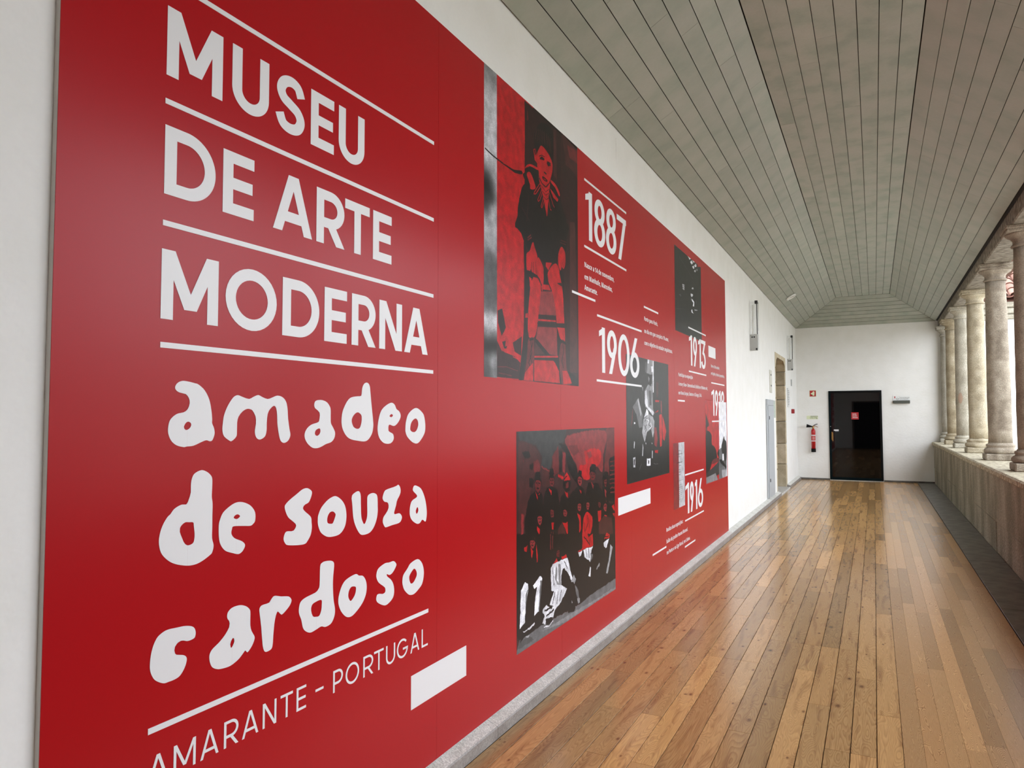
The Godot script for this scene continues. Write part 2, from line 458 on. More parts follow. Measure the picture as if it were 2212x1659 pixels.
		["6",262,398,338,394,327,464,273,463],
		["-k3",265,418,335,412],
		["-k3",268,441,334,436],
		["4",134,555,192,536,217,550,191,573,172,560],
		["7",609,373,647,353,681,353,686,377,653,373,624,384],
		["8",563,447,650,442,656,459,605,489,577,476],
		["9",615,503,702,532,693,593,644,595,670,547,618,535],
		["7",582,500,603,524,592,540],
		["9",586,662,614,639,625,669,684,686,596,685],
		["6",705,625,836,607,823,621,720,636],
		["3",772,488,806,496,804,537,781,530],
	],
	"leaflet": [
		["m",0,0,470,0,470,1000,0,1000],
		["7",470,0,1000,0,1000,1000,470,1000],
		["k",400,120,460,120,460,128,400,128],
		["k",482,120,517,120,517,128,482,128],
		["k",539,120,619,120,619,128,539,128],
		["k",300,170,360,170,360,180,300,180],
		["k",382,170,417,170,417,180,382,180],
		["k",439,170,519,170,519,180,439,180],
		["k",541,170,591,170,591,180,541,180],
		["k",613,170,673,170,673,180,613,180],
		["k",695,170,730,170,730,180,695,180],
		["k",752,170,800,170,800,180,752,180],
		["k",380,215,440,215,440,221,380,221],
		["k",462,215,497,215,497,221,462,221],
		["k",519,215,599,215,599,221,519,221],
		["k",621,215,640,215,640,221,621,221],
		["k",320,300,380,300,380,314,320,314],
		["k",402,300,437,300,437,314,402,314],
		["k",459,300,539,300,539,314,459,314],
		["k",561,300,611,300,611,314,561,314],
		["k",633,300,693,300,693,314,633,314],
		["k",715,300,750,300,750,314,715,314],
		["k",772,300,800,300,800,314,772,314],
		["k",500,350,560,350,560,358,500,358],
		["k",582,350,617,350,617,358,582,358],
		["k",639,350,680,350,680,358,639,358],
		["k",480,412,540,412,540,420,480,420],
		["k",562,412,597,412,597,420,562,420],
		["k",619,412,620,412,620,420,619,420],
		["k",480,452,540,452,540,461,480,461],
		["k",562,452,597,452,597,461,562,461],
		["k",619,452,640,452,640,461,619,461],
		["k",480,492,540,492,540,501,480,501],
		["k",562,492,597,492,597,501,562,501],
		["k",619,492,620,492,620,501,619,501],
		["k",300,585,360,585,360,589,300,589],
		["k",382,585,417,585,417,589,382,589],
		["k",439,585,519,585,519,589,439,589],
		["k",541,585,591,585,591,589,541,589],
		["k",613,585,673,585,673,589,613,589],
		["k",695,585,730,585,730,589,695,589],
		["k",752,585,832,585,832,589,752,589],
		["k",460,650,520,650,520,656,460,656],
		["k",542,650,577,650,577,656,542,656],
		["k",599,650,679,650,679,656,599,656],
		["k",400,690,460,690,460,696,400,696],
		["k",482,690,517,690,517,696,482,696],
		["k",539,690,619,690,619,696,539,696],
		["k",641,690,691,690,691,696,641,696],
		["k",713,690,773,690,773,696,713,696],
		["k",330,720,390,720,390,725,330,725],
		["k",412,720,447,720,447,725,412,725],
		["k",469,720,549,720,549,725,469,725],
		["k",571,720,621,720,621,725,571,725],
		["k",643,720,703,720,703,725,643,725],
		["k",725,720,760,720,760,725,725,725],
		["k",782,720,800,720,800,725,782,725],
		["k",400,750,460,750,460,755,400,755],
		["k",482,750,517,750,517,755,482,755],
		["k",539,750,619,750,619,755,539,755],
		["k",641,750,691,750,691,755,641,755],
		["k",713,750,720,750,720,755,713,755],
		["k",350,780,410,780,410,785,350,785],
		["k",432,780,467,780,467,785,432,785],
		["k",489,780,569,780,569,785,489,785],
		["k",591,780,641,780,641,785,591,785],
		["k",663,780,720,780,720,785,663,785],
		["k",420,810,480,810,480,815,420,815],
		["k",502,810,537,810,537,815,502,815],
		["k",559,810,639,810,639,815,559,815],
		["k",661,810,700,810,700,815,661,815],
		["k",380,840,440,840,440,845,380,845],
		["k",462,840,497,840,497,845,462,845],
		["k",519,840,599,840,599,845,519,845],
		["k",621,840,671,840,671,845,621,845],
		["k",693,840,740,840,740,845,693,845],
		["k",500,870,560,870,560,876,500,876],
		["k",582,870,617,870,617,876,582,876],
		["k",639,870,640,870,640,876,639,876],
	],
	"street": [
		["r",0,0,1000,0,1000,1000,0,1000],
		["9",606,0,1000,0,1000,1000,606,1000],
		["k",10,148,145,283,138,308,51,324,55,408,8,406],
		["b",7,323,59,324,49,416,243,409,252,534,7,439],
		["k",9,402,243,411,261,534,361,565,462,632,476,730,288,734,223,789,-9,927],
		["2",-21,876,413,804,589,765,614,929,-12,988],
		["d",289,725,585,720,589,769,254,783],
		["k",503,670,563,620,598,613,591,720],
		["4",597,622,731,593,968,793,954,1008,575,1001],
		["k",714,583,771,521,848,455,900,508,979,554,968,793,871,791,728,648],
		["8",744,685,826,686,835,774,756,773],
		["3",616,767,968,793,962,887,824,838,645,860],
		["6",713,893,961,906,954,1008,743,996],
		["5",6,920,407,905,534,1001,-13,991],
		["k",590,747,721,757,963,868,961,896,683,808],
	],
}

# ------------------------------------------------------------------ helpers
func numbered(called: String) -> String:
	if not used.has(called):
		used[called] = 0
		return called
	used[called] += 1
	return "%s_%03d" % [called, used[called]]

func tag(o: Node, label: String, category := "", group := "", kind := "") -> Node:
	o.set_meta("label", label)
	if category != "": o.set_meta("category", category)
	if group != "": o.set_meta("group", group)
	if kind != "": o.set_meta("kind", kind)
	return o

func thing(called: String, label: String, category: String, at := Vector3.ZERO, group := "") -> Node3D:
	var o := Node3D.new()
	o.name = numbered(called)
	add_child(o)
	o.position = at
	tag(o, label, category, group)
	return o

func setting(called: String, label: String, category := "structure") -> Node3D:
	var o := Node3D.new()
	o.name = called
	add_child(o)
	tag(o, label, category, "", "structure")
	return o

func begin() -> SurfaceTool:
	var st := SurfaceTool.new()
	st.begin(Mesh.PRIMITIVE_TRIANGLES)
	return st

func part(called: String, st: SurfaceTool, m: Material, parent: Node, at := Vector3.ZERO, smooth := false) -> MeshInstance3D:
	st.index() if smooth else null
	st.generate_normals()
	var o := MeshInstance3D.new()
	o.name = called
	o.mesh = st.commit()
	o.material_override = m
	parent.add_child(o, true)
	o.position = at
	return o

func tri(st: SurfaceTool, a: Vector3, b: Vector3, c: Vector3, sg := -1) -> void:
	st.set_smooth_group(sg)
	st.add_vertex(a); st.add_vertex(b); st.add_vertex(c)

func quad(st: SurfaceTool, a: Vector3, b: Vector3, c: Vector3, d: Vector3, sg := -1) -> void:
	tri(st, a, b, c, sg); tri(st, a, c, d, sg)

# box with chamfered edges; lo and hi are opposite corners
func box(st: SurfaceTool, lo: Vector3, hi: Vector3, b := 0.0) -> void:
	if b <= 0.0:
		var p := []
		for i in 8: p.append(Vector3(hi.x if i & 1 else lo.x, hi.y if i & 2 else lo.y, hi.z if i & 4 else lo.z))
		quad(st, p[4], p[6], p[7], p[5]); quad(st, p[1], p[3], p[2], p[0])
		quad(st, p[5], p[7], p[3], p[1]); quad(st, p[0], p[2], p[6], p[4])
		quad(st, p[6], p[2], p[3], p[7]); quad(st, p[0], p[4], p[5], p[1])
		return
	var c := (lo + hi) * 0.5
	var h := (hi - lo) * 0.5
	var f := func(s: Vector3, ax: int) -> Vector3:
		var v := Vector3(s.x * (h.x - b), s.y * (h.y - b), s.z * (h.z - b))
		v[ax] = s[ax] * h[ax]
		return c + v
	for ax in 3:
		var u := (ax + 1) % 3
		var w := (ax + 2) % 3
		for s in [-1.0, 1.0]:
			var q := []
			for k in [[-1, -1], [1, -1], [1, 1], [-1, 1]]:
				var e := Vector3.ZERO
				e[ax] = s; e[u] = k[0]; e[w] = k[1]
				q.append(f.call(e, ax))
			if s > 0: quad(st, q[3], q[2], q[1], q[0])
			else: quad(st, q[0], q[1], q[2], q[3])
		for k in [[-1, -1], [1, -1], [1, 1], [-1, 1]]:
			var e0 := Vector3.ZERO
			var e1 := Vector3.ZERO
			e0[ax] = -1; e1[ax] = 1
			e0[u] = k[0]; e1[u] = k[0]; e0[w] = k[1]; e1[w] = k[1]
			var q2 := [f.call(e0, u), f.call(e1, u), f.call(e1, w), f.call(e0, w)]
			if k[0] * k[1] < 0: quad(st, q2[3], q2[2], q2[1], q2[0])
			else: quad(st, q2[0], q2[1], q2[2], q2[3])
	for i in 8:
		var s := Vector3(1 if i & 1 else -1, 1 if i & 2 else -1, 1 if i & 4 else -1)
		var t3 := [f.call(s, 0), f.call(s, 1), f.call(s, 2)]
		if s.x * s.y * s.z > 0: tri(st, t3[0], t3[2], t3[1])
		else: tri(st, t3[0], t3[1], t3[2])

func nest(p: Node3D, c: Node3D) -> Node3D:
	c.get_parent().remove_child(c)
	p.add_child(c, true)
	c.position -= p.position
	return c

func boxpart(called: String, lo: Vector3, hi: Vector3, b: float, m: Material, parent: Node) -> MeshInstance3D:
	var st := begin()
	var c := (lo + hi) * 0.5
	box(st, lo - c, hi - c, b)
	return part(called, st, m, parent, c)

# flat polygon pushed along an offset
func prism(st: SurfaceTool, poly: Array, off: Vector3) -> void:
	var n := poly.size()
	for i in range(1, n - 1):
		tri(st, poly[0], poly[i], poly[i + 1])
		tri(st, poly[0] + off, poly[i + 1] + off, poly[i] + off)
	for i in n:
		var a: Vector3 = poly[i]
		var b: Vector3 = poly[(i + 1) % n]
		quad(st, a, a + off, b + off, b)

func prismpart(called: String, poly: Array, off: Vector3, m: Material, parent: Node) -> MeshInstance3D:
	var c := Vector3.ZERO
	for p in poly: c += p
	c /= poly.size()
	var q := []
	for p in poly: q.append(p - c)
	var st := begin()
	prism(st, q, off)
	return part(called, st, m, parent, c)

# surface of revolution about +Y; profile holds (radius, height); rough moves points by noise
func lathe(st: SurfaceTool, prof: Array, segs: int, rough := 0.0, seed_ := 1, flat := false) -> void:
	var nz := FastNoiseLite.new()
	nz.seed = seed_
	nz.frequency = 7.0
	var ring := []
	for p in prof:
		var row := []
		for i in segs:
			var a := TAU * i / segs
			var q := Vector3(cos(a) * p.x, p.y, sin(a) * p.x)
			var r: float = p.x
			if rough > 0.0: r += nz.get_noise_3d(q.x, q.y, q.z) * rough
			row.append(Vector3(cos(a) * r, p.y, sin(a) * r))
		ring.append(row)
	for j in prof.size() - 1:
		for i in segs:
			var k := (i + 1) % segs
			quad(st, ring[j][i], ring[j + 1][i], ring[j + 1][k], ring[j][k], -1 if flat else 0)

# a round bar through points
func tube(st: SurfaceTool, pts: Array, r0: float, r1 := -1.0, segs := 8) -> void:
	if r1 < 0.0: r1 = r0
	var rings := []
	for i in pts.size():
		var d: Vector3 = (pts[mini(i + 1, pts.size() - 1)] - pts[maxi(i - 1, 0)]).normalized()
		var u := d.cross(Vector3.UP if absf(d.y) < 0.9 else Vector3.RIGHT).normalized()
		var w := d.cross(u)
		var r := lerpf(r0, r1, float(i) / (pts.size() - 1))
		var row := []
		for k in segs: row.append(pts[i] + (u * cos(TAU * k / segs) + w * sin(TAU * k / segs)) * r)
		rings.append(row)
	for i in pts.size() - 1:
		for k in segs:
			var l := (k + 1) % segs
			quad(st, rings[i][k], rings[i][l], rings[i + 1][l], rings[i + 1][k], 1)
	for k in range(1, segs - 1):
		tri(st, rings[0][0], rings[0][k], rings[0][k + 1])
		var e: Array = rings[-1]
		tri(st, e[0], e[k + 1], e[k])

# ------------------------------------------------------------------ textures and materials
func grain(seed_: int, freq: float, w: int, h: int, octaves := 4, kind := FastNoiseLite.TYPE_SIMPLEX_SMOOTH) -> PackedByteArray:
	var n := FastNoiseLite.new()
	n.noise_type = kind
	n.seed = seed_
	n.frequency = freq
	n.fractal_octaves = octaves
	var im := n.get_seamless_image(w, h)
	im.convert(Image.FORMAT_L8)
	return im.get_data()

# mottled matter: colours a, b, c by coarse patches, speckled by fine grain; stretch > 1 draws the patches out vertically
func mottle(seed_: int, a: Color, b: Color, c: Color, freq: float, speck: float, stretch := 1, size := 512) -> ImageTexture:
	var lo: PackedByteArray
	if stretch > 1:
		var im := Image.create_from_data(size, size / stretch, false, Image.FORMAT_L8, grain(seed_, freq, size, size / stretch))
		im.resize(size, size, Image.INTERPOLATE_CUBIC)
		lo = im.get_data()
	else:
		lo = grain(seed_, freq, size, size)
	var hi := grain(seed_ + 9, 0.22, size, size, 2)
	var mid := grain(seed_ + 11, 0.08, size, size, 2)
	var out := PackedByteArray()
	out.resize(size * size * 3)
	for i in size * size:
		var t := clampf(lo[i] / 255.0 * 1.5 - 0.25, 0.0, 1.0)
		var col := a.lerp(b, t * 2.0) if t < 0.5 else b.lerp(c, t * 2.0 - 1.0)
		var k := 1.0 + (hi[i] / 255.0 * 0.6 + mid[i] / 255.0 * 0.4 - 0.5) * speck
		out[i * 3] = clampi(int(col.r * k * 255.0), 0, 255)
		out[i * 3 + 1] = clampi(int(col.g * k * 255.0), 0, 255)
		out[i * 3 + 2] = clampi(int(col.b * k * 255.0), 0, 255)
	var img := Image.create_from_data(size, size, false, Image.FORMAT_RGB8, out)
	return ImageTexture.create_from_image(img)

func bump(seed_: int, freq: float, strength: float, size := 512) -> ImageTexture:
	var img := Image.create_from_data(size, size, false, Image.FORMAT_L8, grain(seed_, freq, size, size, 4))
	img.convert(Image.FORMAT_RGBA8)
	img.bump_map_to_normal_map(strength)
	return ImageTexture.create_from_image(img)

func plain(r: int, g: int, b: int, rough := 0.6, metal := 0.0) -> StandardMaterial3D:
	var m := StandardMaterial3D.new()
	m.albedo_color = Color8(r, g, b)
	m.roughness = rough
	m.metallic = metal
	return m

func world_mat(t: Texture2D, per_metre: float, rough: float, nrm: Texture2D = null, nscale := 1.0, tint := Color.WHITE) -> StandardMaterial3D:
	var m := StandardMaterial3D.new()
	m.albedo_texture = t
	m.albedo_color = tint
	m.roughness = rough
	m.uv1_triplanar = true
	m.uv1_world_triplanar = true
	m.uv1_scale = Vector3.ONE * per_metre
	if nrm:
		m.normal_enabled = true
		m.normal_texture = nrm
		m.normal_scale = nscale
	return m

# eight lanes of timber, each 1.6 m long and 0.125 m wide
func timber(seed_: int, old: bool) -> ImageTexture:
	var W := 1024
	var H := 1024
	var n := FastNoiseLite.new()
	n.seed = seed_; n.frequency = 1.0; n.fractal_octaves = 2; n.fractal_gain = 0.35
	var f := FastNoiseLite.new()
	f.seed = seed_ + 5; f.frequency = 1.0; f.fractal_octaves = 2
	var r := RandomNumberGenerator.new()
	r.seed = seed_
	var out := PackedByteArray()
	out.resize(W * H * 3)
	var base := Vector3(219, 173, 112) if old else Vector3(229, 181, 122)
	var dark := Vector3(122, 79, 46) if old else Vector3(130, 87, 54)
	for lane in 8:
		var knots := []
		for k in (2 if old else 1):
			knots.append(Vector3(r.randf() * 1.6, r.randf_range(0.01, 0.115), r.randf_range(0.006, 0.02)))
		var lines := r.randf_range(5.0, 9.0) if old else r.randf_range(12.0, 22.0)
		var contrast := r.randf_range(0.2, 0.5) if old else r.randf_range(0.45, 0.85)
		var stretch := r.randf_range(5.0, 14.0)
		for y in 128:
			var v := (y + 0.5) / 128.0 * 0.125
			for x in W:
				var u := (x + 0.5) / W * 1.6
				var q := n.get_noise_2d(u * 1.6, v * stretch + lane * 31.0)
				var stain := 0.0
				for k in knots:
					var dx: float = (u - k.x) * 0.55
					var dy: float = v - k.y
					var d2: float = (dx * dx + dy * dy) / (k.z * k.z)
					if d2 < 16.0:
						q += 0.5 * exp(-d2 * 0.35)
						if old: stain += 0.9 * exp(-d2 * 2.2)
				var ring := q * lines
				ring -= floorf(ring)
				ring = ring * ring * (1.0 if ring < 0.85 else (1.0 - ring) / 0.15)
				var fib := f.get_noise_2d(u * 9.0, v * 420.0 + lane * 77.0)
				var t := ring * contrast + fib * 0.16
				if old:
					var pat := f.get_noise_2d(u * 1.6 + 50.0, v * 16.0 + lane * 13.0)
					t += maxf(0.0, pat - 0.12) * 0.5 + stain
					var edge := minf(v, 0.125 - v) / 0.125
					var worn := f.get_noise_2d(u * 7.0, lane * 5.0 + (0.0 if v < 0.0625 else 2.5))
					if edge < 0.05 + 0.06 * maxf(worn, 0.0): t += 0.35 * maxf(worn, 0.0) + 0.06
				t = clampf(t, -0.1, 0.95)
				var c := base.lerp(dark, t)
				var i := ((lane * 128 + y) * W + x) * 3
				out[i] = clampi(int(c.x), 0, 255)
				out[i + 1] = clampi(int(c.y), 0, 255)
				out[i + 2] = clampi(int(c.z), 0, 255)
	return ImageTexture.create_from_image(Image.create_from_data(W, H, false, Image.FORMAT_RGB8, out))

const TONES := {"k": [24, 21, 20], "K": [24, 21, 20], "r": [172, 24, 30], "D": [44, 25, 25], "b": [68, 35, 34], "d": [98, 34, 36], "m": [128, 42, 45], "B": [56, 33, 33],
	"1": [36, 37, 36], "2": [52, 52, 52], "3": [78, 78, 78], "4": [100, 100, 101], "5": [130, 130, 131], "6": [160, 160, 162], "7": [185, 185, 188], "8": [214, 214, 218], "9": [230, 230, 235]}

func fill_poly(img: Image, pts: PackedVector2Array, col: Color) -> void:
	var y0 := INF
	var y1 := -INF
	for p in pts:
		y0 = minf(y0, p.y); y1 = maxf(y1, p.y)
	var n := pts.size()
	for y in range(maxi(0, int(y0)), mini(img.get_height() - 1, int(y1)) + 1):
		var xs := []
		var yc := y + 0.5
		for i in n:
			var a := pts[i]
			var b := pts[(i + 1) % n]
			if (a.y <= yc) != (b.y <= yc): xs.append(a.x + (yc - a.y) / (b.y - a.y) * (b.x - a.x))
		xs.sort()
		for k in range(0, xs.size() - 1, 2):
			var x0 := maxi(0, roundi(xs[k]))
			var x1 := mini(img.get_width(), roundi(xs[k + 1]))
			if x1 > x0: img.fill_rect(Rect2i(x0, y, x1 - x0, 1), col)

# the print of one photograph: flat tones, then the grain of the halftone
func picture(key: String, w: int, h: int) -> ImageTexture:
	var img := Image.create(w * 2, h * 2, false, Image.FORMAT_RGB8)
	for op in PICS[key]:
		var s: String = op[0]
		if s == "blur":
			var n: int = op[1]
			img.resize(w * 2 / n, h * 2 / n, Image.INTERPOLATE_LANCZOS)
			img.resize(w * 2, h * 2, Image.INTERPOLATE_CUBIC)
			continue
		var line := s.begins_with("-")
		var c: Array = TONES[s[1] if line else s[0]]
		var col := Color8(c[0], c[1], c[2])
		var pts := PackedVector2Array()
		for i in range(1, op.size() - 1, 2): pts.append(Vector2(op[i] * 0.001 * w * 2, op[i + 1] * 0.001 * h * 2))
		if not line:
			fill_poly(img, PackedVector2Array(curve(Array(pts), 4, true)) if pts.size() > 6 and s != s.to_upper() else pts, col)
		else:
			var wd := (float(s.substr(2)) if s.length() > 2 else 3.0) * w * 0.0012
			for i in pts.size() - 1:
				var d := (pts[i + 1] - pts[i]).normalized() * wd
				var o := Vector2(-d.y, d.x)
				fill_poly(img, PackedVector2Array([pts[i] - d * 0.5 + o, pts[i + 1] + d * 0.5 + o, pts[i + 1] + d * 0.5 - o, pts[i] - d * 0.5 - o]), col)
	img.resize(w, h, Image.INTERPOLATE_BILINEAR)
	var px := img.get_data()
	var lo := grain(hash(key) % 1000, 0.02, w, h, 5)
	var hi := grain(hash(key) % 1000 + 3, 0.18, w, h, 2)
	var src := px.duplicate()
	var wob := grain(hash(key) % 1000 + 7, 0.03, w, h, 2)
	var amp := 0.0 if key == "leaflet" else w * (0.004 if key == "boy" else 0.009)
	for y in h:
		for x in w:
			var i := y * w + x
			var dx := int((wob[i] / 255.0 - 0.5) * amp)
			var dy := int((wob[((y + 97) % h) * w + (x + 61) % w] / 255.0 - 0.5) * amp)
			var q := (clampi(y + dy, 0, h - 1) * w + clampi(x + dx, 0, w - 1)) * 3
			var k := 0.7 + lo[i] / 255.0 * 0.36 + hi[i] / 255.0 * 0.26
			for j in 3: px[i * 3 + j] = clampi(int(src[q + j] * k), 0, 255)
	return ImageTexture.create_from_image(Image.create_from_data(w, h, false, Image.FORMAT_RGB8, px))

# ------------------------------------------------------------------ lettering (flat print, drawn as strokes)
var ink_layer := 0.0

func ribbon(st: SurfaceTool, pts: Array, hw: float, closed: bool, put: Callable) -> void:
	ink_layer += 0.00003
	var n := pts.size()
	var l := []
	var r := []
	for i in n:
		var a: Vector2 = pts[(i - 1 + n) % n] if closed or i > 0 else pts[i]
		var b: Vector2 = pts[(i + 1) % n] if closed or i < n - 1 else pts[i]
		var p: Vector2 = pts[i]
		var d0 := (p - a).normalized()
		var d1 := (b - p).normalized()
		if d0 == Vector2.ZERO: d0 = d1
		if d1 == Vector2.ZERO: d1 = d0
		var m := (d0 + d1).normalized()
		var o := Vector2(-m.y, m.x) * (hw / maxf(0.35, m.dot(d0)))
		l.append(p + o); r.append(p - o)
	for i in (n if closed else n - 1):
		var k := (i + 1) % n
		quad(st, put.call(l[i]), put.call(l[k]), put.call(r[k]), put.call(r[i]))

# straight stroke whose ends are cut level
func slant(st: SurfaceTool, a: Vector2, b: Vector2, hw: float, put: Callable) -> void:
	ink_layer += 0.00003
	var hx := hw * a.distance_to(b) / absf(b.y - a.y)
	var o := Vector2(hx, 0)
	quad(st, put.call(a - o), put.call(b - o), put.call(b + o), put.call(a + o))

func arc(c: Vector2, rx: float, ry: float, a0: float, a1: float, n := 24) -> Array:
	var out := []
	for i in n + 1:
		var a := deg_to_rad(lerpf(a0, a1, float(i) / n))
		out.append(c + Vector2(cos(a) * rx, sin(a) * ry))
	return out

func curve(pts: Array, steps := 6, closed := false) -> Array:
	var out := []
	var n := pts.size()
	for i in (n if closed else n - 1):
		var p0: Vector2 = pts[(i - 1 + n) % n] if closed or i > 0 else pts[0]
		var p1: Vector2 = pts[i]
		var p2: Vector2 = pts[(i + 1) % n]
		var p3: Vector2 = pts[(i + 2) % n] if closed or i < n - 2 else pts[n - 1]
		for k in steps: out.append(p1.cubic_interpolate(p2, p0, p3, float(k) / steps))
	if not closed: out.append(pts[n - 1])
	return out

func unit(pairs: Array, L: float, R: float, B: float, T: float) -> Array:
	var out := []
	for i in range(0, pairs.size(), 2): out.append(Vector2(lerpf(L, R, pairs[i]), lerpf(B, T, pairs[i + 1])))
	return out

# one capital or digit in the box from x0 to x1 and y0 to y1; wx and wy are the widths of upright and level strokes
func glyph(st: SurfaceTool, ch: String, x0: float, x1: float, y0: float, y1: float, wx: float, wy: float, depth: float) -> void:
	var sx := wx / wy
	var w := (x1 - x0) / sx
	var h := y1 - y0
	var hw := wy * 0.5
	var put := func(p: Vector2) -> Vector3: return Vector3(x0 + p.x * sx, y0 + p.y, depth + ink_layer)
	var L := hw
	var R := w - hw
	var B := hw
	var T := h - hw
	var cx := w * 0.5
	var cy := h * 0.5
	ink_layer = 0.0
	match ch:
		"M":
			ribbon(st, [Vector2(L, 0), Vector2(L, h)], hw, false, put)
			ribbon(st, [Vector2(R, 0), Vector2(R, h)], hw, false, put)
			slant(st, Vector2(L + hw * 0.15, h), Vector2(cx, h * 0.17), hw, put)
			slant(st, Vector2(R - hw * 0.15, h), Vector2(cx, h * 0.17), hw, put)
		"N":
			ribbon(st, [Vector2(L, 0), Vector2(L, h)], hw, false, put)
			ribbon(st, [Vector2(R, 0), Vector2(R, h)], hw, false, put)
			slant(st, Vector2(L + hw * 0.2, h), Vector2(R - hw * 0.2, 0), hw, put)
		"U":
			var ry := minf((R - L) * 0.5, h * 0.42)
			ribbon(st, [Vector2(L, h)] + arc(Vector2(cx, B + ry), (R - L) * 0.5, ry, 180, 360) + [Vector2(R, h)], hw, false, put)
		"S":
			ribbon(st, curve(unit([0.97, 0.75, 0.82, 0.94, 0.52, 1, 0.22, 0.93, 0.08, 0.76, 0.2, 0.6, 0.5, 0.51, 0.82, 0.41, 0.96, 0.24, 0.82, 0.06, 0.5, 0, 0.18, 0.06, 0.02, 0.25], L, R, B, T)), hw, false, put)
		"3":
			ribbon(st, [Vector2(0, T), Vector2(w * 0.97, T)], hw, false, put)
			slant(st, Vector2(w * 0.86, h), Vector2(w * 0.42, h * 0.52), hw, put)
			ribbon(st, curve(unit([0.35, 0.57, 0.75, 0.5, 1, 0.28, 0.85, 0.06, 0.5, 0, 0.18, 0.05, 0.0, 0.2], L, R, B, T)), hw, false, put)
		"E":
			ribbon(st, [Vector2(w, T), Vector2(L, T), Vector2(L, B), Vector2(w, B)], hw, false, put)
			ribbon(st, [Vector2(L, cy), Vector2(w * 0.95, cy)], hw, false, put)
		"L":
			ribbon(st, [Vector2(L, h), Vector2(L, B), Vector2(w, B)], hw, false, put)
		"T":
			ribbon(st, [Vector2(0, T), Vector2(w, T)], hw, false, put)
			ribbon(st, [Vector2(cx, 0), Vector2(cx, h - hw)], hw, false, put)
		"D":
			ribbon(st, [Vector2(L, B), Vector2(L, T)] + arc(Vector2(w * 0.42, cy), R - w * 0.42, T - cy, 90, -90, 32), hw, true, put)
		"R", "P":
			var ym := h * 0.4
			var yc := (T + ym) * 0.5
			ribbon(st, [Vector2(L, 0), Vector2(L, h)], hw, false, put)
			ribbon(st, [Vector2(L, T)] + arc(Vector2(w * 0.5, yc), R - w * 0.5, T - yc, 90, -90, 20) + [Vector2(L, ym)], hw, false, put)
			if ch == "R": slant(st, Vector2(w * 0.48, ym), Vector2(R - hw * 0.1, 0), hw, put)
		"A":
			var hx := hw * 1.08
			slant(st, Vector2(hx, 0), Vector2(cx - hw * 0.15, h), hw, put)
			slant(st, Vector2(w - hx, 0), Vector2(cx + hw * 0.15, h), hw, put)
			var k := 0.27
			ribbon(st, [Vector2(lerpf(hx, cx, k), h * k), Vector2(lerpf(w - hx, cx, k), h * k)], hw, false, put)
		"O", "0":
			ribbon(st, arc(Vector2(cx, cy), (R - L) * 0.5, (T - B) * 0.5, 0, 350, 35), hw, true, put)
		"G":
			ribbon(st, arc(Vector2(cx, cy), (R - L) * 0.5, (T - B) * 0.5, 42, 352, 34) + [Vector2(R, h * 0.46), Vector2(cx + w * 0.04, h * 0.46)], hw, false, put)
		"-":
			ribbon(st, [Vector2(0, cy), Vector2(w, cy)], hw, false, put)
		"1":
			ribbon(st, [Vector2(R, 0), Vector2(R, h)], hw, false, put)
			ink_layer += 0.00003
			quad(st, put.call(Vector2(0, h * 0.78)), put.call(Vector2(0, h * 0.9)), put.call(Vector2(R, h)), put.call(Vector2(R, h * 0.86)))
		"7":
			ribbon(st, [Vector2(0, T), Vector2(w, T)], hw, false, put)
			slant(st, Vector2(w - hw * 1.1, h - hw), Vector2(w * 0.28, 0), hw, put)
		"8":
			var j := h * 0.53
			ribbon(st, arc(Vector2(cx, (j + T) * 0.5), (R - L) * 0.44, (T - j) * 0.5, 0, 348, 29), hw, true, put)
			ribbon(st, arc(Vector2(cx, (j + B) * 0.5), (R - L) * 0.5, (j - B) * 0.5, 0, 348, 29), hw, true, put)
		"9":
			var c9 := Vector2(cx, h * 0.68)
			ribbon(st, arc(c9, (R - L) * 0.5, T - c9.y, 0, 348, 29), hw, true, put)
			slant(st, Vector2(R - hw * 0.25, h * 0.6), Vector2(w * 0.34, 0), hw, put)
		"6":
			var c6 := Vector2(cx, h * 0.32)
			ribbon(st, arc(c6, (R - L) * 0.5, c6.y - B, 0, 348, 29), hw, true, put)
			slant(st, Vector2(L + hw * 0.25, h * 0.4), Vector2(w * 0.66, h), hw, put)

func word(called: String, text: String, xs: Array, y0: float, y1: float, wx: float, wy: float, parent: Node, m: Material) -> MeshInstance3D:
	var st := begin()
	var i := 0
	for ch in text.replace(" ", ""):
		glyph(st, ch, xs[i], xs[i + 1], y0, y1, wx, wy, 0.0009)
		i += 2
	return part(called, st, m, parent)

func rule(x0: float, x1: float, y: float, t: float, parent: Node) -> void:
	boxpart("rule", Vector3(x0, y - t * 0.5, 0.0), Vector3(x1, y + t * 0.5, 0.0011), 0.0, M.ink, parent)

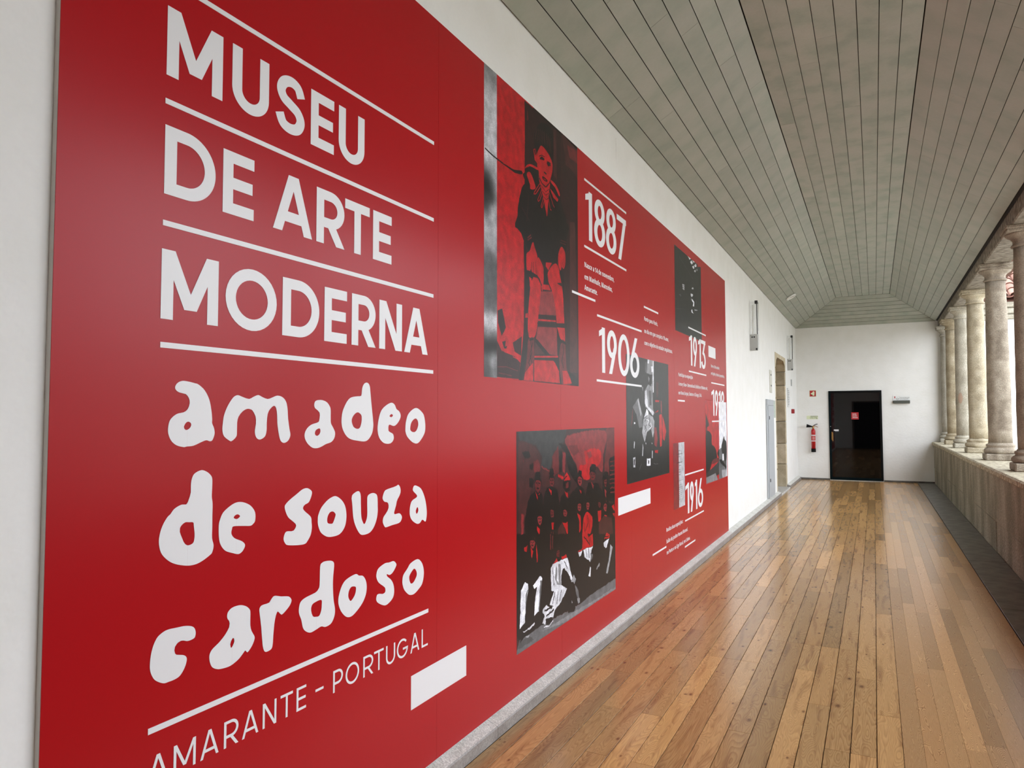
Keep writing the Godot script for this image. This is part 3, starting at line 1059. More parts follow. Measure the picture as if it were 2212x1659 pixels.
# a line of small type fitted between x0 and x1 with its baseline at y
func small(text: String, x0: float, x1: float, y: float, cap: float, parent: Node, m: Material, called := "text_line", lift := 0.0007) -> void:
	var t := TextMesh.new()
	var f := SystemFont.new()
	f.font_names = PackedStringArray(["Droid Sans"])
	f.font_weight = 700
	t.font = f
	t.text = text
	t.font_size = 48
	t.pixel_size = 0.001
	t.depth = 0.0
	t.curve_step = 2.0
	t.horizontal_alignment = HORIZONTAL_ALIGNMENT_LEFT
	t.vertical_alignment = VERTICAL_ALIGNMENT_BOTTOM
	var arr := t.get_mesh_arrays()
	var vs: PackedVector3Array = arr[Mesh.ARRAY_VERTEX]
	var ix: PackedInt32Array = arr[Mesh.ARRAY_INDEX]
	if vs.is_empty(): return
	# capital letters of this face stand 0.714 em high
	var lo := INF
	var hi := -INF
	for v in vs:
		lo = minf(lo, v.x); hi = maxf(hi, v.x)
	var base := small_base(f)
	var k := cap / (0.714 * 0.048)
	var kx := (x1 - x0) / (hi - lo)
	var st := begin()
	for i in range(0, ix.size(), 3):
		for j in 3:
			var v := vs[ix[i + j]]
			st.set_smooth_group(-1)
			st.add_vertex(Vector3(x0 + (v.x - lo) * kx, y + (v.y - base) * k, lift))
	part(called, st, m, parent)

var base_cache := INF
func small_base(f: Font) -> float:
	if base_cache < INF: return base_cache
	var t := TextMesh.new()
	t.font = f; t.text = "H"; t.font_size = 48; t.pixel_size = 0.001; t.depth = 0.0
	t.vertical_alignment = VERTICAL_ALIGNMENT_BOTTOM
	var vs: PackedVector3Array = t.get_mesh_arrays()[Mesh.ARRAY_VERTEX]
	base_cache = INF
	for v in vs: base_cache = minf(base_cache, v.y)
	return base_cache

# a brush-drawn letter from its outline and its eye
func brush_letter(st: SurfaceTool, outer: Array, eye: Array) -> void:
	var o := PackedVector2Array(curve(pairs(outer), 4, true))
	var list := [o]
	if eye.size() >= 6:
		var e := PackedVector2Array(curve(pairs(eye), 4, true))
		var c := Vector2.ZERO
		for p in e: c += p
		c /= e.size()
		var w := 0.00006
		var slit := PackedVector2Array([c + Vector2(-w, 0), c + Vector2(w, 0), c + Vector2(w, -0.6), c + Vector2(-w, -0.6)])
		var cut: Array = Geometry2D.merge_polygons(e, slit)
		list = Geometry2D.clip_polygons(o, cut[0])
	for poly in list:
		var ix := Geometry2D.triangulate_polygon(poly)
		for i in range(0, ix.size(), 3):
			tri(st, Vector3(poly[ix[i]].x, poly[ix[i]].y, 0.0009), Vector3(poly[ix[i + 1]].x, poly[ix[i + 1]].y, 0.0009), Vector3(poly[ix[i + 2]].x, poly[ix[i + 2]].y, 0.0009))

func pairs(a: Array) -> Array:
	var out := []
	for i in range(0, a.size() - 1, 2): out.append(Vector2(a[i], a[i + 1]) * 0.0001)
	return out

# a flat print with its picture across it, in a panel's own axes
func print_sheet(called: String, x0: float, x1: float, y0: float, y1: float, tex: Texture2D, rough: float, parent: Node, lift := 0.0005) -> MeshInstance3D:
	var m := StandardMaterial3D.new()
	m.albedo_texture = tex
	m.roughness = rough
	m.metallic_specular = 0.35
	var st := begin()
	var c := [Vector3(x0, y0, lift), Vector3(x0, y1, lift), Vector3(x1, y1, lift), Vector3(x1, y0, lift)]
	var uv := [Vector2(0, 1), Vector2(0, 0), Vector2(1, 0), Vector2(1, 1)]
	for i in [0, 1, 2, 0, 2, 3]:
		st.set_smooth_group(-1)
		st.set_uv(uv[i])
		st.add_vertex(c[i])
	return part(called, st, m, parent)

# ------------------------------------------------------------------ the scene
func _ready() -> void:
	rng.seed = 4711
	var cam := Camera3D.new()
	cam.name = "camera"
	cam.fov = rad_to_deg(2.0 * atan(829.5 / 1530.0))
	cam.near = 0.02
	cam.far = 300.0
	cam.transform = Transform3D(Basis(Vector3.UP, 0.47232) * Basis(Vector3.RIGHT, 0.04673) * Basis(Vector3.BACK, -0.00166), Vector3(0, 1.5, 0))
	add_child(cam)
	cam.make_current()
	var sky_mat := ProceduralSkyMaterial.new()          # an even overcast
	sky_mat.sky_top_color = Color(0.85, 0.872, 0.91)
	sky_mat.sky_horizon_color = Color(0.85, 0.872, 0.91)
	sky_mat.ground_horizon_color = Color(0.42, 0.41, 0.39)
	sky_mat.ground_bottom_color = Color(0.42, 0.41, 0.39)
	sky_mat.sun_angle_max = 0.0
	var sky := Sky.new()
	sky.sky_material = sky_mat
	var env := Environment.new()
	env.background_mode = Environment.BG_SKY
	env.sky = sky
	env.background_energy_multiplier = 1.0
	env.tonemap_mode = Environment.TONE_MAPPER_LINEAR
	env.tonemap_exposure = EXPOSURE
	env.sdfgi_enabled = true
	env.ssao_enabled = true
	env.ssil_enabled = true
	var we := WorldEnvironment.new()
	we.name = "environment"
	we.environment = env
	add_child(we)
	make_materials()
	make_floor()
	make_walls()
	make_ceiling()
	make_parapet()
	make_columns()
	make_courtyard()
	make_panel()
	make_end_wall()
	make_left_wall_things()

const EXPOSURE := 8.0

func make_materials() -> void:
	M.plaster = world_mat(mottle(3, Color8(234, 233, 227), Color8(236, 235, 230), Color8(238, 237, 232), 0.01, 0.012), 0.5, 0.85, bump(4, 0.06, 3.0), 0.12)
	M.ceiling = []
	for i in 4:
		var k := [1.0, 0.98, 1.02, 0.99][i] as float
		var t := mottle(20 + i, Color8(144, 151, 136), Color8(158, 160, 146), Color8(163, 163, 150), 0.012, 0.05)
		M.ceiling.append(world_mat(t, 0.42, 0.55, null, 1.0, Color(k, k, k)))
	M.dark_gap = plain(40, 38, 34, 0.9)
	M.old_wood = wood_mat(timber(101, true), 0.2)
	M.new_wood = wood_mat(timber(202, false), 0.22)
	M.subfloor = plain(46, 34, 24, 0.9)
	M.red = plain(170, 19, 25, 0.27)
	M.red.metallic_specular = 0.33
	M.ink = plain(228, 227, 226, 0.4)
	M.board = plain(205, 200, 192, 0.7)
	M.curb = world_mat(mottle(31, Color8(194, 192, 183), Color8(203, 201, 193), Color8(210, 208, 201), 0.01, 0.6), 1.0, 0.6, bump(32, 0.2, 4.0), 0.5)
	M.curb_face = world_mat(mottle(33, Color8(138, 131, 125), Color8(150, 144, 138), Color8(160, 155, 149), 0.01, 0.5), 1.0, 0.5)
	M.slate = world_mat(mottle(41, Color8(88, 86, 81), Color8(104, 102, 96), Color8(118, 115, 108), 0.012, 0.25), 0.9, 0.4)
	M.parapet = world_mat(mottle(51, Color8(118, 113, 94), Color8(140, 132, 113), Color8(158, 149, 129), 0.008, 0.5, 2), 0.5, 0.85, bump(52, 0.12, 6.0), 0.7)
	M.coping = world_mat(mottle(55, Color8(120, 108, 88), Color8(168, 158, 134), Color8(196, 188, 160), 0.02, 0.4), 1.3, 0.85, bump(52, 0.12, 6.0), 0.7)
	var nb := bump(62, 0.25, 7.0)
	M.granite = []
	for c in [[[120, 106, 90], [140, 126, 108], [156, 144, 126]], [[126, 114, 98], [156, 145, 127], [176, 166, 148]], [[156, 144, 119], [176, 164, 138], [190, 180, 156]], [[158, 151, 134], [175, 168, 150], [190, 184, 167]], [[146, 132, 106], [168, 155, 128], [184, 172, 148]], [[148, 143, 128], [166, 160, 145], [180, 174, 160]]]:
		var a: Array = c[0]; var b: Array = c[1]; var d: Array = c[2]
		M.granite.append(world_mat(mottle(60 + M.granite.size(), Color8(a[0], a[1], a[2]), Color8(b[0], b[1], b[2]), Color8(d[0], d[1], d[2]), 0.006, 0.75), 1.1, 0.85, nb, 0.8))
	M.sandstone = []
	for i in 3:
		var k := [1.0, 0.93, 1.05][i] as float
		M.sandstone.append(world_mat(mottle(80 + i, Color8(186, 172, 142), Color8(202, 188, 158), Color8(212, 200, 174), 0.01, 0.25), 0.8, 0.85, nb, 0.4, Color(k, k, k)))
	M.beam = world_mat(mottle(90, Color8(104, 94, 80), Color8(134, 124, 108), Color8(158, 150, 134), 0.015, 0.4), 1.2, 0.85, nb, 0.6)
	M.steel = plain(182, 182, 178, 0.45)
	M.cabinet = plain(178, 182, 184, 0.5, 0.0)
	M.dark_metal = plain(52, 53, 54, 0.4, 0.4)
	M.black = plain(10, 11, 11, 0.55)
	M.black.metallic_specular = 0.25
	M.frame = plain(6, 20, 23, 0.5)
	M.frame.metallic_specular = 0.2
	M.white_paint = plain(228, 228, 224, 0.5)
	M.brass = plain(170, 132, 82, 0.35, 0.9)
	M.red_paint = plain(176, 20, 24, 0.3)
	M.sign_red = plain(170, 28, 34, 0.5)
	M.sign_pale = plain(222, 228, 190, 0.5)
	M.dark_text = plain(70, 74, 66, 0.6)
	M.brown_wood = plain(92, 62, 40, 0.5)
	M.tile = []
	for c in [[128, 90, 74], [138, 98, 82], [122, 84, 70], [146, 108, 92]]: M.tile.append(plain(c[0], c[1], c[2], 0.85))
	M.far_plaster = plain(222, 222, 220, 0.9)
	M.far_stone = plain(206, 203, 195, 0.9)
	var g := StandardMaterial3D.new()
	g.albedo_color = Color(0.02, 0.02, 0.022)
	g.roughness = 0.02
	M.door_glass = g
	var cg := StandardMaterial3D.new()
	cg.transparency = BaseMaterial3D.TRANSPARENCY_ALPHA
	cg.albedo_color = Color(0.9, 0.93, 0.93, 0.18)
	cg.roughness = 0.05
	M.clear_glass = cg

func wood_mat(t: Texture2D, rough: float) -> StandardMaterial3D:
	var m := StandardMaterial3D.new()
	m.albedo_texture = t
	m.vertex_color_use_as_albedo = true
	m.roughness = rough
	return m

# ------------------------------------------------------------------ floor
func plank(st: SurfaceTool, x0: float, x1: float, z0: float, z1: float, gap: float, lane: int, u0: float, tone: Color, c: Vector3) -> void:
	var a := x0 + gap * 0.5
	var b := x1 - gap * 0.5
	var f := z0 - gap * 0.35       # near end (larger z)
	var e := z1 + gap * 0.35
	var bev := 0.0005
	var tv := func(x: float, y: float, z: float) -> void:
		st.set_color(tone)
		st.set_uv(Vector2(u0 - z / 1.6, (lane + 0.03 + 0.94 * (x - x0) / (x1 - x0)) / 8.0))
		st.set_smooth_group(-1)
		st.add_vertex(Vector3(x, y, z) - c)
	var face := func(p: Array) -> void:
		for i in [0, 1, 2, 0, 2, 3]: tv.call(p[i][0], p[i][1], p[i][2])
	face.call([[a + bev, 0, f - bev], [a + bev, 0, e + bev], [b - bev, 0, e + bev], [b - bev, 0, f - bev]])
	var lo := -bev
	var bt := -0.016
	face.call([[a, lo, f], [a, lo, e], [a + bev, 0, e + bev], [a + bev, 0, f - bev]])
	face.call([[b - bev, 0, f - bev], [b - bev, 0, e + bev], [b, lo, e], [b, lo, f]])
	face.call([[a, lo, f], [a + bev, 0, f - bev], [b - bev, 0, f - bev], [b, lo, f]])
	face.call([[a + bev, 0, e + bev], [a, lo, e], [b, lo, e], [b - bev, 0, e + bev]])
	face.call([[a, bt, f], [a, bt, e], [a, lo, e], [a, lo, f]])
	face.call([[b, lo, f], [b, lo, e], [b, bt, e], [b, bt, f]])
	face.call([[a, bt, f], [a, lo, f], [b, lo, f], [b, bt, f]])
	face.call([[a, lo, e], [a, bt, e], [b, bt, e], [b, lo, e]])

func tone_of(k: float, warm: float) -> Color:
	return Color(minf(1.0, k * 0.8 * (1.0 + warm)), k * 0.8, k * 0.8 * (1.0 - warm))

func make_floor() -> void:
	var fl := setting("floor", "polished oak plank floor running the length of the gallery", "floor")
	boxpart("subfloor", Vector3(WALL_X, -0.08, END_Z), Vector3(PARAPET_X, -0.017, BACK_Z), 0.0, M.subfloor, fl)
	var far_old := begin()
	var far_new := begin()
	var part_limit := -12.6
	# the older boards: 106 mm wide, joints on joists 515 mm apart
	for k in 16:
		var x1 := 0.083 - 0.1063 * k
		var x0 := maxf(x1 - 0.1063, -1.598)
		var j := rng.randi_range(0, 1)
		var cuts := []
		while true:
			var z := 0.04 - 0.515 * j
			if z < END_Z + 0.2: break
			cuts.append(z)
			j += [1, 2, 2, 3, 3, 4][rng.randi_range(0, 5)]
		# boards that stand out in the picture
		match k:
			9: cuts = cuts.filter(func(z: float) -> bool: return (z > -2.9 or z < -4.7) and (z > -6.6 or z < -8.4)) + [-3.05, -4.595, -6.655, -8.2]
			10: cuts = cuts.filter(func(z: float) -> bool: return z > -1.2 or z < -3.7) + [-1.505, -3.565]
			5: cuts = cuts.filter(func(z: float) -> bool: return z > -7.6 or z < -8.9) + [-7.685, -8.715]
			4: cuts = cuts.filter(func(z: float) -> bool: return z > -8.1 or z < -9.4) + [-8.2, -9.23]
			13: cuts = cuts.filter(func(z: float) -> bool: return z > -6.6 or z < -7.8) + [-6.655, -7.685]
		cuts.append(BACK_Z); cuts.append(END_Z)
		cuts.sort(); cuts.reverse()
		for i in cuts.size() - 1:
			var za: float = cuts[i]
			var zb: float = cuts[i + 1]
			if za - zb < 0.03: continue
			var t := rng.randf_range(0.64, 1.12)
			var warm := rng.randf_range(-0.015, 0.02)
			var pale := (k == 9 and (is_equal_approx(za, -3.05) or is_equal_approx(za, -6.655))) or (k == 10 and is_equal_approx(za, -1.505)) or (k == 5 and is_equal_approx(za, -7.685)) or (k == 4 and is_equal_approx(za, -8.2))
			if pale: t = 1.25; warm = 0.04
			if k == 13 and is_equal_approx(za, -6.655): t = 0.68; warm = 0.05
			lay(fl, far_old, za, zb, x0, x1, 0.0032, M.old_wood, part_limit, tone_of(t, warm))
	# newer boards along the parapet side: 84 mm wide, tight joints
	for k in 9:
		var x0 := 0.083 + 0.0836 * k
		var x1 := x0 + 0.0836
		var cuts := [BACK_Z]
		var z := -rng.randf_range(0.2, 1.3)
		while z > END_Z + 0.2:
			cuts.append(z)
			z -= rng.randf_range(0.7, 1.9)
		match k:
			3: cuts = cuts.filter(func(q: float) -> bool: return q > -3.7 or q < -9.0) + [-3.84, -6.3, -8.8]
			6: cuts = cuts.filter(func(q: float) -> bool: return q > -6.8 or q < -8.3) + [-6.9, -8.04]
			2: cuts = cuts.filter(func(q: float) -> bool: return q > -4.2 or q < -6.0) + [-4.95]
			5: cuts = cuts.filter(func(q: float) -> bool: return q > -3.0 or q < -5.6) + [-4.33]
		cuts.append(END_Z)
		cuts.sort(); cuts.reverse()
		for i in cuts.size() - 1:
			var za: float = cuts[i]
			var zb: float = cuts[i + 1]
			if za - zb < 0.03: continue
			var t := rng.randf_range(0.72, 1.06)
			var warm := rng.randf_range(-0.01, 0.03)
			if k == 3 and (is_equal_approx(za, -3.84) or is_equal_approx(za, -6.3)): t = 1.22; warm = 0.0
			if k == 6 and is_equal_approx(za, -6.9): t = 0.75
			lay(fl, far_new, za, zb, x0, x1, 0.0006, M.new_wood, part_limit, tone_of(t, warm))
	tag(part("far_planks", far_old, M.old_wood, fl), "narrow oak planks too far off to tell apart", "", "", "stuff")
	tag(part("far_planks", far_new, M.new_wood, fl), "newer oak planks too far off to tell apart", "", "", "stuff")
	# slate slabs along the foot of the parapet
	var sl := setting("trim_1", "dark slate slab strip along the foot of the parapet", "floor border")
	boxpart("bedding", Vector3(0.8354, -0.0165, END_Z), Vector3(PARAPET_X, -0.006, BACK_Z), 0.0, M.dark_gap, sl)
	var zz := BACK_Z
	while zz > END_Z + 0.3:
		var ze := maxf(zz - rng.randf_range(0.75, 1.25), END_Z)
		if ze < END_Z + 0.4: ze = END_Z
		boxpart("slate_slab", Vector3(0.842, -0.006, ze + 0.0015), Vector3(PARAPET_X - 0.002, 0.003 + rng.randf() * 0.002, zz - 0.0015), 0.002, M.slate, sl)
		zz = ze

func lay(fl: Node, far: SurfaceTool, za: float, zb: float, x0: float, x1: float, gap: float, m: Material, limit: float, tone: Color) -> void:
	var lane := rng.randi_range(0, 7)
	var u0 := rng.randf()
	if zb < limit or za > -1.6:
		plank(far, x0, x1, za, zb, gap, lane, u0, tone, Vector3.ZERO)
		return
	var c := Vector3((x0 + x1) * 0.5, -0.008, (za + zb) * 0.5)
	var st := begin()
	plank(st, x0, x1, za, zb, gap, lane, u0, tone, c)
	part("plank", st, m, fl, c)

# ------------------------------------------------------------------ walls
func make_walls() -> void:
	var top := 4.6
	# the long wall, with the stone doorway
	var st := begin()
	box(st, Vector3(WALL_X - 0.7, -0.3, -14.3), Vector3(WALL_X, top, BACK_Z + 0.3))
	box(st, Vector3(WALL_X - 0.7, -0.3, END_Z - 0.4), Vector3(WALL_X, top, -16.08))
	box(st, Vector3(WALL_X - 0.7, 2.74, -16.08), Vector3(WALL_X, top, -14.3))
	var wl := part("wall_left", st, M.plaster, self)
	tag(wl, "long white plastered gallery wall behind the red panel", "wall", "", "structure")
	for c in [[-4.98, 3.42, 3.58], [-11.35, 3.4, 3.56], [-17.1, 3.3, 3.5]]:
		boxpart("crack", Vector3(WALL_X, c[1], c[0] - 0.003), Vector3(WALL_X + 0.0006, c[2], c[0] + 0.001), 0.0, M.curb, wl)
	# doorway of dressed stone in the long wall
	var dw := setting("door_1", "doorway of pale dressed stone blocks in the long white wall", "door")
	var ys := [0.0, 0.5, 0.93, 1.4, 1.86, 2.16, 2.45]
	for side in [[-16.08, -15.98], [-14.4, -14.3]]:
		for i in ys.size() - 1:
			boxpart("stone_block", Vector3(WALL_X - 0.55, ys[i] + 0.005, side[0]), Vector3(WALL_X + 0.004, ys[i + 1] - 0.005, side[1]), 0.014, M.sandstone[(i * 2) % 3], dw)
	var lx := WALL_X - 0.55
	var lint := begin()
	box(lint, Vector3(lx, 2.66, -16.08), Vector3(WALL_X + 0.004, 2.74, -14.3))
	prism(lint, [Vector3(lx, 2.454, -16.08), Vector3(lx, 2.454, -15.98), Vector3(lx, 2.6, -15.86), Vector3(lx, 2.66, -15.7), Vector3(lx, 2.66, -16.08)], Vector3(0.554, 0, 0))
	prism(lint, [Vector3(lx, 2.454, -14.4), Vector3(lx, 2.454, -14.3), Vector3(lx, 2.66, -14.3), Vector3(lx, 2.66, -14.68), Vector3(lx, 2.6, -14.52)], Vector3(0.554, 0, 0))
	part("lintel", lint, M.sandstone[0], dw)
	boxpart("threshold", Vector3(WALL_X - 0.55, -0.02, -15.98), Vector3(-1.602, 0.03, -14.4), 0.006, M.curb, dw)
	boxpart("door_leaf", Vector3(WALL_X - 0.62, 0.0, -16.0), Vector3(WALL_X - 0.56, 2.7, -14.38), 0.0, M.brown_wood, dw)
	# the far wall
	tag(prismpart("wall_end", [Vector3(WALL_X - 0.3, -0.3, END_Z), Vector3(WALL_X - 0.3, roof_under(WALL_X - 0.3), END_Z), Vector3(PARAPET_X + 0.45, roof_under(PARAPET_X + 0.45), END_Z), Vector3(PARAPET_X + 0.45, -0.3, END_Z)], Vector3(0, 0, -0.4), M.plaster, self), "white plastered wall closing the far end of the gallery", "wall", "", "structure")
	# the wall behind the camera, with the doorway the camera stands in front of
	st = begin()
	box(st, Vector3(WALL_X - 0.3, -0.3, BACK_Z), Vector3(-0.88, top, BACK_Z + 0.3))
	box(st, Vector3(0.22, -0.3, BACK_Z), Vector3(2.4, 3.9, BACK_Z + 0.3))
	prism(st, [Vector3(0.22, 3.9, BACK_Z), Vector3(0.22, roof_under(0.22), BACK_Z), Vector3(2.15, 3.95, BACK_Z), Vector3(2.15, 3.9, BACK_Z)], Vector3(0, 0, 0.3))
	box(st, Vector3(-0.88, 2.16, BACK_Z), Vector3(0.22, top, BACK_Z + 0.3))
	prism(st, [Vector3(WALL_X - 0.3, top, BACK_Z), Vector3(WALL_X - 0.3, roof_under(WALL_X - 0.3), BACK_Z), Vector3(0.2, top, BACK_Z)], Vector3(0, 0, 0.3))
	tag(part("wall_back", st, M.plaster, self), "white plastered wall behind the viewer with a doorway", "wall", "", "structure")
	var bd := setting("door_2", "brown wooden doorway in the wall behind the viewer", "door")
	for x in [-0.94, 0.22]: boxpart("jamb", Vector3(x, 0.0, BACK_Z - 0.02), Vector3(x + 0.06, 2.22, BACK_Z - 0.001), 0.004, M.brown_wood, bd)
	boxpart("head", Vector3(-0.879, 2.16, BACK_Z - 0.02), Vector3(0.219, 2.22, BACK_Z - 0.001), 0.004, M.brown_wood, bd)
	st = begin()                      # the dim room beyond it
	box(st, Vector3(-2.0, -0.3, 3.4), Vector3(2.0, 2.9, 3.6))
	box(st, Vector3(-2.2, -0.3, BACK_Z + 0.3), Vector3(-2.0, 2.9, 3.6))
	box(st, Vector3(2.0, -0.3, BACK_Z + 0.3), Vector3(2.2, 2.9, 3.6))
	box(st, Vector3(-2.2, 2.9, BACK_Z + 0.3), Vector3(2.2, 3.1, 3.6))
	box(st, Vector3(-2.2, -0.3, BACK_Z), Vector3(2.2, -0.05, 3.6))
	part("room_beyond", st, M.brown_wood, bd)
	# granite kerb along the long wall, thin skirting on the far wall
	var kb := setting("baseboard_left", "grey granite kerb along the foot of the long wall", "skirting")
	var z := BACK_Z
	for ze in [-0.7, -2.02, -2.98, -4.03, -5.35, -6.6, -7.95, -9.3, -10.6, -11.9, -13.1, -14.395]:
		kerb(kb, z, ze)
		z = ze
	kerb(kb, -15.985, -17.2)
	kerb(kb, -17.2, END_Z)
	var sk := setting("baseboard_end", "thin dark skirting along the far wall", "skirting")
	boxpart("strip", Vector3(-1.6, 0.0, END_Z), Vector3(-0.97, 0.04, END_Z + 0.012), 0.002, M.slate, sk)
	boxpart("strip", Vector3(0.17, 0.0, END_Z), Vector3(PARAPET_X - 0.001, 0.04, END_Z + 0.012), 0.002, M.slate, sk)

func roof_under(x: float) -> float:
	return 5.5 - (x + 2.6) * 1.55 / 4.75

func kerb(kb: Node, z0: float, z1: float) -> void:
	var c := Vector3(WALL_X, 0, (z0 + z1) * 0.5)
	var h := (z0 - z1) * 0.5 - 0.0012
	var st := begin()
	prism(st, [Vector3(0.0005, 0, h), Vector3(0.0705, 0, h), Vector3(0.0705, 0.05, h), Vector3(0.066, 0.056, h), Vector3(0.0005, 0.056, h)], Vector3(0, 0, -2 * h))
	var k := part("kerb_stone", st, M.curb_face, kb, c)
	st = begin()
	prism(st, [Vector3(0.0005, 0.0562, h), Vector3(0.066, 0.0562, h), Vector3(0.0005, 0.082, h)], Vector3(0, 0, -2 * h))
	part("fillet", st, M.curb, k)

# ------------------------------------------------------------------ ceiling
func make_ceiling() -> void:
	var ce := setting("ceiling", "coved ceiling of grey green painted boards", "ceiling")
	var a := Vector2(WALL_X + 0.008, WALL_TOP)
	var b := Vector2(-0.72, FLAT_Y)
	var c := Vector2(0.36, FLAT_Y)
	var d := Vector2(1.272, WALL_TOP)
	var near := BACK_Z
	for s in [[a, b, END_Z + 0.012, -17.55], [b, c, -17.55, -17.55], [c, d, -17.55, END_Z + 0.012]]:
		var p0: Vector2 = s[0]
		var p1: Vector2 = s[1]
		var dir := (p1 - p0).normalized()
		var nrm := Vector2(-dir.y, dir.x)
		var up := Vector3(nrm.x, nrm.y, 0) * 0.018
		for i in 8:
			var g0 := 0.0045 if i == 0 else 0.0026
			var g1 := 0.0045 if i == 7 else 0.0026
			var len_ := p0.distance_to(p1)
			var t0 := i / 8.0 + g0 / len_
			var t1 := (i + 1) / 8.0 - g1 / len_
			var q0 := p0.lerp(p1, t0)
			var q1 := p0.lerp(p1, t1)
			var e0: float = lerpf(s[2], s[3], t0) + 0.003
			var e1: float = lerpf(s[2], s[3], t1) + 0.003
			var z := near
			var first := true
			while true:
				var step := rng.randf_range(0.8, 3.2) if first else rng.randf_range(2.3, 3.4)
				first = false
				var ze := z - step
				var last := ze < -16.2
				var f0 := e0 if last else ze
				var f1 := e1 if last else ze
				prismpart("ceiling_board", [Vector3(q0.x, q0.y, z - 0.0009), Vector3(q0.x, q0.y, f0 + 0.0009), Vector3(q1.x, q1.y, f1 + 0.0009), Vector3(q1.x, q1.y, z - 0.0009)], up, M.ceiling[rng.randi_range(0, 3)], ce)
				if last: break
				z = ze
		var bk := up.normalized() * 0.024
		var ov := Vector3(dir.x, dir.y, 0) * 0.03
		prismpart("backing", [Vector3(p0.x, p0.y, near) + bk - ov, Vector3(p0.x, p0.y, s[2] - 0.02) + bk - ov, Vector3(p1.x, p1.y, s[3] - 0.05) + bk + ov, Vector3(p1.x, p1.y, near) + bk + ov], up.normalized() * 0.02, M.dark_gap, ce)
	# the hip at the far end
	var z0 := END_Z + 0.008
	var z1 := -17.55
	var hn := Vector3(0, z1 - z0, -(FLAT_Y - WALL_TOP)).normalized()
	for i in 8:
		var t0 := i / 8.0 + 0.005
		var t1 := (i + 1) / 8.0 - 0.005
		var pts := []
		for t in [t0, t1]:
			var y := lerpf(WALL_TOP, FLAT_Y, t)
			var z := lerpf(z0, z1, t)
			pts.append([Vector3(lerpf(a.x, b.x, t) + 0.004, y, z), Vector3(lerpf(d.x, c.x, t) - 0.004, y, z)])
		prismpart("ceiling_board", [pts[0][0], pts[0][1], pts[1][1], pts[1][0]], hn * 0.018, M.ceiling[i % 4], ce)
	prismpart("backing", [Vector3(a.x, WALL_TOP, z0) + hn * 0.024, Vector3(d.x, WALL_TOP, z0) + hn * 0.024, Vector3(c.x, FLAT_Y, z1) + hn * 0.024, Vector3(b.x, FLAT_Y, z1) + hn * 0.024], hn * 0.02, M.dark_gap, ce)
	# the roof over the gallery
	var st := begin()
	prism(st, [Vector3(-2.6, 5.5, 0), Vector3(2.15, 3.95, 0), Vector3(2.15, 4.05, 0), Vector3(-2.6, 5.62, 0)], Vector3(0, 0, END_Z - BACK_Z - 1.2))
	tag(part("roof", st, M.tile[0], self, Vector3(0, 0, BACK_Z + 0.6)), "clay roof above the gallery", "roof", "", "structure")

# ------------------------------------------------------------------ parapet, beam, columns
func make_parapet() -> void:
	var w := setting("wall_right", "low parapet wall of weathered granite blocks with a coping", "parapet")
	boxpart("core", Vector3(PARAPET_X + 0.012, -4.3, END_Z + 0.001), Vector3(1.72, 0.84, -0.9), 0.0, M.parapet, w)
	var rows := [0.0, 0.34, 0.855]
	var start := -0.9
	for r in 2:
		var z := start
		while z > END_Z + 0.01:
			var ze := z - rng.randf_range(0.9, 1.7)
			if ze < END_Z + 0.6: ze = END_Z
			boxpart("stone_block", Vector3(PARAPET_X + rng.randf_range(-0.003, 0.003), rows[r] + 0.002, ze + 0.002), Vector3(PARAPET_X + 0.05, rows[r + 1] - 0.002, z - 0.002), 0.004, M.parapet, w)
			z = ze
	var z2 := start
	while z2 > END_Z + 0.01:
		var ze := z2 - rng.randf_range(1.0, 1.6)
		if ze < END_Z + 0.6: ze = END_Z
		var off := rng.randf_range(-0.005, 0.005)
		boxpart("coping_stone", Vector3(1.128 + off, 0.857, ze + 0.002), Vector3(1.79, PARAPET_Y, z2 - 0.002), 0.016, M.coping, w)
		z2 = ze
	tag(boxpart("wall_corner", Vector3(PARAPET_X, 0.0, -0.9), Vector3(1.72, 4.05, BACK_Z), 0.0, M.plaster, self), "white plastered corner pier beside the viewer", "wall", "", "structure")
	var bm := setting("trim_2", "granite beam resting on the column capitals", "beam")
	var ends := [-0.9] + column_z() + [END_Z]
	for i in ends.size() - 1:
		if ends[i] - ends[i + 1] < 0.05: continue
		boxpart("lintel_stone", Vector3(1.315, BEAM_Y, ends[i + 1] + 0.002), Vector3(1.62, 4.1, ends[i] - 0.002), 0.012, M.beam, bm)

func column_z() -> Array:
	return [-2.66, -4.78, -6.9, -9.02, -11.16, -13.28, -15.2, -17.05]

